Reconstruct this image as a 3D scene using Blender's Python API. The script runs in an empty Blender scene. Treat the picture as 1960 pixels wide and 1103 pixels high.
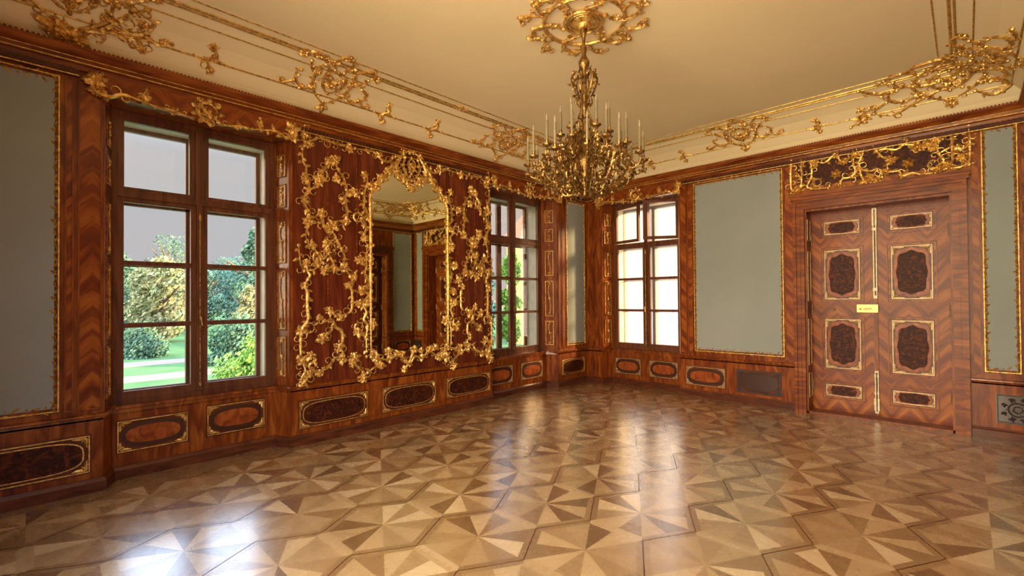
import bpy, bmesh, math, random
from mathutils import Vector, Matrix
PI = math.pi
SC = bpy.context.scene
COL = SC.collection

# ---------------------------------------------------------------- camera
def make_camera():
    yaw, p, r = math.radians(44.1), math.radians(.64), math.radians(.43)
    f = Vector((math.cos(yaw)*math.cos(p), math.sin(yaw)*math.cos(p), math.sin(p)))
    rt = Vector((math.sin(yaw), -math.cos(yaw), 0)); up = rt.cross(f)
    rt2 = rt*math.cos(r) - up*math.sin(r); up2 = rt*math.sin(r) + up*math.cos(r)
    cd = bpy.data.cameras.new('camera'); co = bpy.data.objects.new('camera', cd); COL.objects.link(co)
    m = Matrix((rt2, up2, -f)).transposed().to_4x4(); m.translation = (0, 0, 1.6)
    co.matrix_world = m
    cd.sensor_fit = 'HORIZONTAL'; cd.sensor_width = 36; cd.lens = 36*897/1960
    cd.shift_y = 12.4/1960; cd.clip_start = .05; cd.clip_end = 600
    SC.camera = co
make_camera()

# ---------------------------------------------------------------- sky, light, exposure
SC.view_settings.view_transform = 'Standard'; SC.view_settings.look = 'None'
SC.view_settings.gamma = 1; SC.view_settings.use_curve_mapping = False
SC.view_settings.exposure = 0.98
def make_world():
    w = bpy.data.worlds.new('sky'); SC.world = w; w.use_nodes = True
    N, Lk = w.node_tree.nodes, w.node_tree.links; N.clear()
    tc = N.new('ShaderNodeTexCoord'); sep = N.new('ShaderNodeSeparateXYZ'); Lk.new(tc.outputs['Generated'], sep.inputs[0])
    ramp = N.new('ShaderNodeValToRGB'); cr = ramp.color_ramp
    mp = N.new('ShaderNodeMapRange'); mp.inputs[1].default_value = -.3; mp.inputs[2].default_value = 1
    Lk.new(sep.outputs['Z'], mp.inputs[0]); Lk.new(mp.outputs[0], ramp.inputs[0])
    stops = [(0, (.95, .70, .40)), (.21, (.95, .70, .40)), (.235, (.27, .27, .275)), (.425, (.275, .277, .285)), (.46, (.36, .38, .42)), (.53, (1.9, 2.4, 3.2)), (1, (2.0, 2.7, 3.8))]
    while len(cr.elements) < len(stops): cr.elements.new(.5)
    for e, (p, c) in zip(cr.elements, stops): e.position = p; e.color = (*c, 1)
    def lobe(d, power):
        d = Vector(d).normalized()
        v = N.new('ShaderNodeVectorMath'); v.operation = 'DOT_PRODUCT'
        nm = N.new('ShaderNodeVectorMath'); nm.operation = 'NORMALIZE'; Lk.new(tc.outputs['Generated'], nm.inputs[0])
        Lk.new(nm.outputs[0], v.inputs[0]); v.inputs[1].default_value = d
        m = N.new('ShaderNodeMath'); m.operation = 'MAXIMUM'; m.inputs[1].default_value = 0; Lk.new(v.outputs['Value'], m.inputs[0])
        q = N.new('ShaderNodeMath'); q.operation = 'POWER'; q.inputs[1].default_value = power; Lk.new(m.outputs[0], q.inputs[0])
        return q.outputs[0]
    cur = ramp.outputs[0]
    for d, pw, c in SKY_FILL_LOBES:
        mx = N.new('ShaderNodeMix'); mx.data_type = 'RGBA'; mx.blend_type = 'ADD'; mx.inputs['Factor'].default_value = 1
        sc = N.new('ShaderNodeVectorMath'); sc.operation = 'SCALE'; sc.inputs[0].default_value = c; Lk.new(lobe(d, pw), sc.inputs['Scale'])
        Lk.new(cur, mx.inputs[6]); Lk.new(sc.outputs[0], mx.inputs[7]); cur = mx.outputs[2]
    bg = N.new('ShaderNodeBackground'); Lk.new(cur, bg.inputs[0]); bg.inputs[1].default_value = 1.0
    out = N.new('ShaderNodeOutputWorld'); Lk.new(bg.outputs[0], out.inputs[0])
# direction, sharpness, added colour: hazy low sun beyond the right wall, added warm fill glow behind the viewer to light the room
SKY_FILL_LOBES = [((1, -.1, .25), 6, (1.6, .95, .38)), ((-1, .1, .15), 2, (6.0, 4.7, 3.0))]
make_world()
def make_sun():
    d = bpy.data.lights.new('sun', 'SUN'); o = bpy.data.objects.new('sun', d); COL.objects.link(o)
    o.rotation_euler = Vector((-.69, .66, -.27)).to_track_quat('-Z', 'Y').to_euler(); o.location = (20, -10, 15)
    d.energy = 17.0; d.color = (1, .66, .30); d.angle = math.radians(9)
make_sun()

# ---------------------------------------------------------------- materials
def node_mat(name):
    m = bpy.data.materials.new(name); m.use_nodes = True
    return m, m.node_tree.nodes, m.node_tree.links, m.node_tree.nodes['Principled BSDF']
def ramp_node(N, stops):
    r = N.new('ShaderNodeValToRGB'); cr = r.color_ramp
    while len(cr.elements) < len(stops): cr.elements.new(.5)
    for e, (p, c) in zip(cr.elements, stops): e.position = p; e.color = (*c, 1)
    return r
def wood_mat(name, stops, stretch=(1, 1, .18), rot=(0, 0, 0), scale=13, rough=.36, coat=.12, dist=1.2, chevron=False):
    m, N, L, B = node_mat(name)
    g = N.new('ShaderNodeNewGeometry'); mp = N.new('ShaderNodeMapping')
    src = g.outputs['Position']
    if chevron:   # book-matched veneer: the grain runs up both ways from a centre line
        sp = N.new('ShaderNodeSeparateXYZ'); L.new(src, sp.inputs[0])
        s = N.new('ShaderNodeMath'); s.operation = 'ADD'; L.new(sp.outputs['X'], s.inputs[0]); L.new(sp.outputs['Y'], s.inputs[1])
        pp = N.new('ShaderNodeMath'); pp.operation = 'PINGPONG'; pp.inputs[1].default_value = .19; L.new(s.outputs[0], pp.inputs[0])
        cb = N.new('ShaderNodeCombineXYZ'); L.new(pp.outputs[0], cb.inputs[0]); L.new(sp.outputs['Z'], cb.inputs[2]); src = cb.outputs[0]
    if any(rot):
        m0 = N.new('ShaderNodeMapping'); m0.inputs['Rotation'].default_value = rot; L.new(src, m0.inputs[0]); src = m0.outputs[0]
    L.new(src, mp.inputs[0]); mp.vector_type = 'POINT'; mp.inputs['Scale'].default_value = stretch
    n = N.new('ShaderNodeTexNoise'); n.inputs['Scale'].default_value = scale; n.inputs['Detail'].default_value = 6; n.inputs['Distortion'].default_value = dist
    L.new(mp.outputs[0], n.inputs[0])
    r = ramp_node(N, stops); L.new(n.outputs[0], r.inputs[0])
    L.new(r.outputs[0], B.inputs['Base Color'])
    B.inputs['Roughness'].default_value = rough; B.inputs['Coat Weight'].default_value = coat; B.inputs['Coat Roughness'].default_value = .12
    B.inputs['Specular IOR Level'].default_value = .2
    return m
def simple_mat(name, col, rough=.6, metal=0., var=.12, scale=6., coat=0., bump=0.):
    m, N, L, B = node_mat(name)
    g = N.new('ShaderNodeNewGeometry')
    n = N.new('ShaderNodeTexNoise'); n.inputs['Scale'].default_value = scale; n.inputs['Detail'].default_value = 4; L.new(g.outputs['Position'], n.inputs[0])
    r = ramp_node(N, [(.3, [c*(1-var) for c in col]), (.7, [min(1, c*(1+var)) for c in col])]); L.new(n.outputs[0], r.inputs[0])
    L.new(r.outputs[0], B.inputs['Base Color']); B.inputs['Roughness'].default_value = rough; B.inputs['Metallic'].default_value = metal
    B.inputs['Coat Weight'].default_value = coat
    if bump:
        bp = N.new('ShaderNodeBump'); bp.inputs['Strength'].default_value = bump; bp.inputs['Distance'].default_value = .01
        L.new(n.outputs[0], bp.inputs['Height']); L.new(bp.outputs[0], B.inputs['Normal'])
    return m
M = {}
RED = [(.26, (.09, .014, .003)), (.46, (.18, .038, .006)), (.60, (.28, .072, .010)), (.78, (.40, .13, .018))]
M['wood'] = wood_mat('walnut panelling', RED)
M['wood_h'] = wood_mat('walnut rail', RED, stretch=(.15, .15, 1), scale=14)
M['veneer'] = wood_mat('book-matched walnut veneer', [(.30, (.10, .015, .003)), (.46, (.20, .040, .006)), (.56, (.31, .082, .010)), (.74, (.42, .14, .018))],
                       stretch=(1, 1, .14), rot=(0, math.radians(42), 0), scale=13, dist=.5, chevron=True)
M['wood_dark'] = wood_mat('dark walnut frieze', [(.3, (.05, .013, .006)), (.7, (.15, .042, .016))], stretch=(.2, .2, 1), scale=12)
M['burl'] = wood_mat('dark burr walnut', [(.30, (.018, .004, .002)), (.50, (.05, .010, .004)), (.64, (.12, .026, .007)), (.8, (.22, .06, .014))], stretch=(1, 1, 1), scale=11, dist=2.6, rough=.5, coat=0)
M['amber'] = wood_mat('reddish figured walnut', [(.3, (.15, .028, .007)), (.55, (.32, .072, .014)), (.8, (.44, .14, .03))], stretch=(1, 1, .6), scale=10, dist=1.5)
M['mahogany'] = wood_mat('dark red mahogany', [(.3, (.055, .010, .005)), (.5, (.13, .024, .009)), (.75, (.24, .055, .016))], stretch=(1, 1, .10), scale=12)
M['frame'] = wood_mat('dark window joinery', [(.3, (.075, .026, .016)), (.7, (.20, .070, .030))], stretch=(1, 1, .1), scale=14, rough=.4)
M['polish'] = wood_mat('polished walnut jamb', RED, rough=.25, coat=1.)
M['band'] = simple_mat('dark stained band', (.045, .014, .008), .35, coat=.3)
def gold_mat(name, a, b, rough=.34, metal=1.):
    m, N, L, B = node_mat(name)
    g = N.new('ShaderNodeNewGeometry')
    n = N.new('ShaderNodeTexNoise'); n.inputs['Scale'].default_value = 28; n.inputs['Detail'].default_value = 4; L.new(g.outputs['Position'], n.inputs[0])
    r = ramp_node(N, [(.35, a), (.62, b)]); L.new(n.outputs[0], r.inputs[0]); L.new(r.outputs[0], B.inputs['Base Color'])
    B.inputs['Metallic'].default_value = metal; B.inputs['Roughness'].default_value = rough
    bp = N.new('ShaderNodeBump'); bp.inputs['Strength'].default_value = .5; bp.inputs['Distance'].default_value = .01
    n2 = N.new('ShaderNodeTexNoise'); n2.inputs['Scale'].default_value = 60; L.new(g.outputs['Position'], n2.inputs[0])
    L.new(n2.outputs[0], bp.inputs['Height']); L.new(bp.outputs[0], B.inputs['Normal'])
    return m
M['gold'] = gold_mat('gilding', (.46, .23, .045), (.92, .62, .20), .36, .72)
M['gold_old'] = gold_mat('worn gilding', (.40, .24, .06), (.80, .54, .16), .42, .75)
M['brass'] = gold_mat('aged brass', (.13, .065, .02), (.42, .26, .085), .34, .85)
M['inlay'] = simple_mat('pale metal inlay', (.46, .31, .15), .4, .4, scale=30, var=.35)
M['iron'] = simple_mat('dark grey ironwork', (.055, .05, .055), .5, .4, scale=30, var=.3)
M['cloth'] = simple_mat('grey green wall cloth', (.29, .325, .315), .85, scale=1.5, var=.05)
M['plaster'] = simple_mat('cream ceiling plaster', (.86, .735, .46), .8, scale=.9, var=.04)
M['cream'] = simple_mat('cream painted wood', (.72, .66, .52), .5)
M['candle'] = simple_mat('ivory candle sleeve', (.20, .165, .09), .5, scale=20)
M['leaf_bulb'] = simple_mat('frosted bulb', (.30, .26, .16), .3)
M['stone'] = simple_mat('grey stone coping', (.42, .40, .36), .6)
M['lock'] = simple_mat('polished brass lock', (.50, .38, .14), .4, .8, scale=20)
M['steel'] = simple_mat('worn steel bolt', (.30, .25, .17), .4, .7, scale=30, var=.25)
def mirror_mat():
    m, N, L, B = node_mat('old mirror glass'); B.inputs['Base Color'].default_value = (.80, .82, .66, 1)
    B.inputs['Metallic'].default_value = 1; B.inputs['Roughness'].default_value = .015
    return m
M['mirror'] = mirror_mat()
def glass_mat():
    m, N, L, B = node_mat('window glass'); N.remove(B)
    t = N.new('ShaderNodeBsdfTransparent'); t.inputs[0].default_value = (1, 1, 1, 1)
    g = N.new('ShaderNodeBsdfGlossy'); g.inputs['Roughness'].default_value = .02
    mx = N.new('ShaderNodeMixShader'); fr = N.new('ShaderNodeFresnel'); fr.inputs[0].default_value = 1.3
    L.new(fr.outputs[0], mx.inputs[0]); L.new(t.outputs[0], mx.inputs[1]); L.new(g.outputs[0], mx.inputs[2])
    L.new(mx.outputs[0], N['Material Output'].inputs[0]); return m
M['glass'] = glass_mat()
def diffuser_mat():
    m, N, L, B = node_mat('added white diffuser'); N.remove(B)
    t = N.new('ShaderNodeBsdfTranslucent'); t.inputs[0].default_value = (.42, .45, .50, 1)
    d = N.new('ShaderNodeBsdfDiffuse'); d.inputs[0].default_value = (.85, .83, .78, 1)
    mx = N.new('ShaderNodeMixShader'); mx.inputs[0].default_value = .25; L.new(t.outputs[0], mx.inputs[1]); L.new(d.outputs[0], mx.inputs[2])
    tr = N.new('ShaderNodeBsdfTransparent'); m2 = N.new('ShaderNodeMixShader'); m2.inputs[0].default_value = .58   # added sheet: scatters part of the light, passes the rest straight
    L.new(mx.outputs[0], m2.inputs[1]); L.new(tr.outputs[0], m2.inputs[2]); L.new(m2.outputs[0], N['Material Output'].inputs[0]); return m
M['pane_diffuser'] = diffuser_mat()
def parquet_mat():
    m, N, L, B = node_mat('parquet')
    a = N.new('ShaderNodeAttribute'); a.attribute_name = 'tone'; a.attribute_type = 'GEOMETRY'
    b = N.new('ShaderNodeAttribute'); b.attribute_name = 'grain'
    g = N.new('ShaderNodeNewGeometry')
    vr = N.new('ShaderNodeVectorRotate'); vr.rotation_type = 'Z_AXIS'; L.new(g.outputs['Position'], vr.inputs['Vector']); L.new(b.outputs['Fac'], vr.inputs['Angle'])
    mp = N.new('ShaderNodeMapping'); mp.inputs['Scale'].default_value = (1, .1, 1); L.new(vr.outputs[0], mp.inputs[0])
    n = N.new('ShaderNodeTexNoise'); n.inputs['Scale'].default_value = 45; n.inputs['Detail'].default_value = 5; L.new(mp.outputs[0], n.inputs[0])
    n3 = N.new('ShaderNodeTexNoise'); n3.inputs['Scale'].default_value = 2.2; n3.inputs['Detail'].default_value = 4; L.new(g.outputs['Position'], n3.inputs[0])
    r = ramp_node(N, [(0, (.12, .058, .020)), (.35, (.29, .17, .065)), (.65, (.48, .32, .145)), (1, (.76, .57, .31))])
    m1 = N.new('ShaderNodeMath'); m1.operation = 'MULTIPLY_ADD'; m1.inputs[1].default_value = .22; L.new(n.outputs[0], m1.inputs[0]); L.new(a.outputs['Fac'], m1.inputs[2])
    m2 = N.new('ShaderNodeMath'); m2.operation = 'MULTIPLY_ADD'; m2.inputs[1].default_value = .16; L.new(n3.outputs[0], m2.inputs[0]); L.new(m1.outputs[0], m2.inputs[2])
    m3 = N.new('ShaderNodeMath'); m3.operation = 'SUBTRACT'; m3.inputs[1].default_value = .19; L.new(m2.outputs[0], m3.inputs[0])
    L.new(m3.outputs[0], r.inputs[0]); L.new(r.outputs[0], B.inputs['Base Color'])
    n2 = N.new('ShaderNodeTexNoise'); n2.inputs['Scale'].default_value = 8; n2.inputs['Detail'].default_value = 5; L.new(g.outputs['Position'], n2.inputs[0])
    rr = N.new('ShaderNodeMapRange'); rr.inputs[3].default_value = .20; rr.inputs[4].default_value = .34; L.new(n2.outputs[0], rr.inputs[0])
    L.new(rr.outputs[0], B.inputs['Roughness'])
    B.inputs['Specular IOR Level'].default_value = .7
    B.inputs['Coat Weight'].default_value = 1; B.inputs['Coat Roughness'].default_value = .21; B.inputs['Coat IOR'].default_value = 2.1
    return m
M['parquet'] = parquet_mat()
def foliage(name, a, b):
    m, N, L, B = node_mat(name)
    g = N.new('ShaderNodeNewGeometry'); n = N.new('ShaderNodeTexNoise'); n.inputs['Scale'].default_value = .9; n.inputs['Detail'].default_value = 6; L.new(g.outputs['Position'], n.inputs[0])
    r = ramp_node(N, [(.35, a), (.65, b)]); L.new(n.outputs[0], r.inputs[0]); L.new(r.outputs[0], B.inputs['Base Color']); B.inputs['Roughness'].default_value = 1; B.inputs['Specular IOR Level'].default_value = .05
    return m
M['fol_dark'] = foliage('dark green foliage', (0.058, 0.143, 0.107), (0.097, 0.184, 0.13))
M['fol_blue'] = foliage('blue green foliage', (0.049, 0.143, 0.143), (0.077, 0.174, 0.16))
M['fol_yel'] = foliage('yellow green foliage', (0.201, 0.257, 0.143), (0.281, 0.29, 0.174))
M['fol_bright'] = foliage('bright green foliage', (0.07, 0.19, 0.035), (0.2, 0.36, 0.09))
M['bark'] = simple_mat('bark', (.12, .09, .06), .9)
M['lawn'] = foliage('lawn grass', (.045, .115, .05), (.07, .15, .07))
M['path'] = simple_mat('pale gravel', (.14, .125, .115), .9)
M['yard'] = simple_mat('courtyard gravel', (.20, .20, .21), .9)
M['yellow'] = simple_mat('yellow render', (.42, .31, .13), .8)
M['roof'] = simple_mat('roof tile', (.30, .10, .05), .8)
M['darkglass'] = simple_mat('dark window pane', (.05, .06, .07), .15)

# ---------------------------------------------------------------- mesh helpers
ORG = {}
class MB:
    def __init__(s, F=None): s.v = []; s.f = []; s.mi = []; s.F = F or (lambda u, v, w: (u, v, w)); s.k = 0
    def pt(s, u, v, w): s.v.append(Vector(s.F(u, v, w))); return len(s.v)-1
    def raw(s, p): s.v.append(Vector(p)); return len(s.v)-1
    def face(s, *i): s.f.append(tuple(i)); s.mi.append(s.k)
    def box(s, u0, u1, v0, v1, w0, w1):
        if u0 > u1: u0, u1 = u1, u0
        if v0 > v1: v0, v1 = v1, v0
        if w0 > w1: w0, w1 = w1, w0
        i = [s.pt(u, v, w) for w in (w0, w1) for v in (v0, v1) for u in (u0, u1)]
        for q in ((0, 2, 3, 1), (4, 5, 7, 6), (0, 1, 5, 4), (2, 6, 7, 3), (0, 4, 6, 2), (1, 3, 7, 5)): s.face(*[i[j] for j in q])
        return s
    def rim(s, u0, u1, v0, v1, t, w0, w1):     # a rectangular frame of bars
        s.box(u0, u0+t, v0, v1, w0, w1); s.box(u1-t, u1, v0, v1, w0, w1)
        s.box(u0+t, u1-t, v0, v0+t, w0, w1); s.box(u0+t, u1-t, v1-t, v1, w0, w1); return s
    def prism(s, outline, w0, w1, bevel=0.):    # outline in (u,v), counter-clockwise
        n = len(outline); cu = sum(p[0] for p in outline)/n; cv = sum(p[1] for p in outline)/n
        a = [s.pt(u, v, w0) for u, v in outline]
        b = [s.pt(u, v, w1-bevel) for u, v in outline]
        for i in range(n): s.face(a[i], a[(i+1) % n], b[(i+1) % n], b[i])
        if bevel:
            c = []
            for u, v in outline:
                d = math.hypot(u-cu, v-cv) or 1; c.append(s.pt(u-(u-cu)/d*bevel, v-(v-cv)/d*bevel, w1))
            for i in range(n): s.face(b[i], b[(i+1) % n], c[(i+1) % n], c[i])
            b = c
        s.face(*b); s.face(*reversed(a)); return s
    def plan(s, poly, v0, v1):                  # polygon in (u,w) extruded upward
        n = len(poly); a = [s.pt(u, v0, w) for u, w in poly]; b = [s.pt(u, v1, w) for u, w in poly]
        for i in range(n): s.face(a[i], a[(i+1) % n], b[(i+1) % n], b[i])
        s.face(*b); s.face(*reversed(a)); return s
    def sweep(s, path, prof):                   # path in (u,w); profile (outward, v)
        n = len(path); rings = []
        for i, (u, w) in enumerate(path):
            def nrm(j):
                du = path[j+1][0]-path[j][0]; dw = path[j+1][1]-path[j][1]; l = math.hypot(du, dw); return (-dw/l, du/l)
            n1 = nrm(max(i-1, 0)); n2 = nrm(min(i, n-2)); d = 1+n1[0]*n2[0]+n1[1]*n2[1]; m = ((n1[0]+n2[0])/d, (n1[1]+n2[1])/d)
            rings.append([s.pt(u+m[0]*o, v, w+m[1]*o) for o, v in prof])
        k = len(prof)
        for i in range(n-1):
            for j in range(k): s.face(rings[i][j], rings[i+1][j], rings[i+1][(j+1) % k], rings[i][(j+1) % k])
        s.face(*rings[0]); s.face(*reversed(rings[-1])); return s
    def tube3(s, P, R, n=6):
        P = [Vector(p) for p in P]; rings = []; ref = None
        for i, p in enumerate(P):
            t = (P[min(i+1, len(P)-1)]-P[max(i-1, 0)])
            t = t.normalized() if t.length > 1e-9 else Vector((0, 0, 1))
            if ref is None: ref = t.orthogonal().normalized()
            ref = (ref-t*ref.dot(t)); ref = ref.normalized() if ref.length > 1e-6 else t.orthogonal().normalized()
            b = t.cross(ref); r = R[i] if hasattr(R, '__len__') else R
            rings.append([s.raw(p+(ref*math.cos(a)+b*math.sin(a))*r) for a in [2*PI*j/n for j in range(n)]])
        for i in range(len(P)-1):
            for j in range(n): s.face(rings[i][j], rings[i][(j+1) % n], rings[i+1][(j+1) % n], rings[i+1][j])
        s.face(*reversed(rings[0])); s.face(*rings[-1]); return s
    def tube(s, pts, R, n=6): return s.tube3([s.F(*p) for p in pts], R, n)
    def lathe(s, prof, c=(0, 0, 0), n=16):      # profile (radius, z), world axis z
        rings = [[s.raw((c[0]+r*math.cos(2*PI*j/n), c[1]+r*math.sin(2*PI*j/n), c[2]+z)) for j in range(n)] for r, z in prof]
        for i in range(len(prof)-1):
            for j in range(n): s.face(rings[i][j], rings[i][(j+1) % n], rings[i+1][(j+1) % n], rings[i+1][j])
        s.face(*reversed(rings[0])); s.face(*rings[-1]); return s
    def ball(s, c, r, n=7, m=4):
        c = Vector(c); rings = []
        for i in range(1, m):
            th = PI*i/m; rings.append([s.raw(c+Vector((r*math.sin(th)*math.cos(2*PI*j/n), r*math.sin(th)*math.sin(2*PI*j/n), -r*math.cos(th)))) for j in range(n)])
        a = s.raw(c-Vector((0, 0, r))); b = s.raw(c+Vector((0, 0, r)))
        for j in range(n):
            s.face(a, rings[0][(j+1) % n], rings[0][j]); s.face(b, rings[-1][j], rings[-1][(j+1) % n])
            for i in range(m-2): s.face(rings[i][j], rings[i][(j+1) % n], rings[i+1][(j+1) % n], rings[i+1][j])
        return s
    # gilded vocabulary, drawn on the surface F
    def leaf(s, u, v, ang, L, W, H=.012, w=0., both=False):
        ca, sa = math.cos(ang), math.sin(ang)
        def P(a, b, h): return s.pt(u+a*ca-b*sa, v+a*sa+b*ca, w+h)
        b0 = P(0, 0, H*.6); l1 = P(L*.35, W/2, 0); r1 = P(L*.35, -W/2, 0); l2 = P(L*.75, W*.32, H*.3); r2 = P(L*.75, -W*.32, H*.3)
        t = P(L, 0, H*.2); m1 = P(L*.4, 0, H*1.4); m2 = P(L*.78, 0, H*1.0)
        for q in ((b0, m1, l1), (b0, r1, m1), (l1, m1, m2, l2), (m1, r1, r2, m2), (l2, m2, t), (m2, r2, t)): s.face(*q)
        k = P(L*.5, 0, -H*1.0 if both else -.001)
        for q in ((b0, l1, k), (l1, l2, k), (l2, t, k), (t, r2, k), (r2, r1, k), (r1, b0, k)): s.face(*q)
        return s
    def curl(s, u, v, ang, L, r, side=1, w=0.):       # a small C-scroll springing from a stem
        P = []
        for i in range(9):
            t = i/8; a = ang+side*t*4.6; R = L*.5*(1-.55*t)
            P.append((u+L*.5*math.cos(ang)-R*math.cos(a-side*.0)*1.0, v+L*.5*math.sin(ang)-R*math.sin(a), w+r*.6))
        s.tube(P, [r*(1.0-.45*i/8) for i in range(9)], 4); s.boss(P[-1][0], P[-1][1], r*1.1, w); return s
    def boss(s, u, v, r, w=0.): return s.ball(s.F(u, v, w+r*.5), r)
    def cluster(s, u, v, sz, rng, n=None, w=0., both=False):
        n = n or rng.randint(4, 6); a0 = rng.random()*6.28
        for i in range(n):
            s.leaf(u, v, a0+i*2*PI/n+rng.uniform(-.35, .35), sz*rng.uniform(.6, 1.1), sz*rng.uniform(.5, .8), sz*.24, w+rng.uniform(0, .006), both)
            if not both:
                a = a0+(i+.5)*2*PI/n; s.boss(u+sz*.55*math.cos(a), v+sz*.55*math.sin(a), sz*rng.uniform(.10, .17), w)
        s.boss(u, v, sz*.2, w+sz*.08); return s
    def flower(s, u, v, sz, rng, w=0.):
        for i in range(6): s.leaf(u, v, i*PI/3+.3, sz, sz*.75, sz*.3, w)
        for i in range(6): s.leaf(u, v, i*PI/3+.8, sz*.6, sz*.5, sz*.3, w+sz*.2)
        s.boss(u, v, sz*.22, w+sz*.25); return s
    def build(s, name, mat, parent=None, smooth=False):
        me = bpy.data.meshes.new(name)
        off = ORG.get(parent, Vector((0, 0, 0))) if parent else None
        if off is None:
            xs = [p.x for p in s.v]; ys = [p.y for p in s.v]; zs = [p.z for p in s.v]
            off = Vector(((min(xs)+max(xs))/2, (min(ys)+max(ys))/2, min(zs)))
        me.from_pydata([tuple(p-off) for p in s.v], [], s.f)
        for mm in (mat if isinstance(mat, (list, tuple)) else [mat]): me.materials.append(M[mm] if isinstance(mm, str) else mm)
        if s.k or any(s.mi): me.polygons.foreach_set('material_index', s.mi)
        if smooth: me.polygons.foreach_set('use_smooth', [True]*len(s.f))
        me.update()
        o = bpy.data.objects.new(name, me); COL.objects.link(o)
        if parent: o.parent = parent
        else: o.location = off
        ORG[o] = off.copy()
        return o
def tag(o, label, cat, group=None, kind=None):
    o['label'] = label; o['category'] = cat
    if group: o['group'] = group
    if kind: o['kind'] = kind
    return o
def thing(name, label, cat, loc, group=None):
    o = bpy.data.objects.new(name, None); COL.objects.link(o); o.location = loc; o.empty_display_size = .1
    ORG[o] = Vector(loc); return tag(o, label, cat, group)
def struct(o): o['kind'] = 'structure'; return o
def catmull(P, step=.03):
    if len(P) < 3: P = [P[0], tuple((a+b)/2 for a, b in zip(P[0], P[1])), P[1]]
    Q = [P[0]]+list(P)+[P[-1]]; out = []
    for i in range(1, len(Q)-2):
        p0, p1, p2, p3 = [Vector(q) for q in Q[i-1:i+3]]; n = max(2, int((p2-p1).length/step))
        for j in range(n):
            t = j/n; out.append(.5*((2*p1)+(p2-p0)*t+(2*p0-5*p1+4*p2-p3)*t*t+(-p0+3*p1-3*p2+p3)*t**3))
    out.append(Vector(P[-1])); return out

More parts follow.
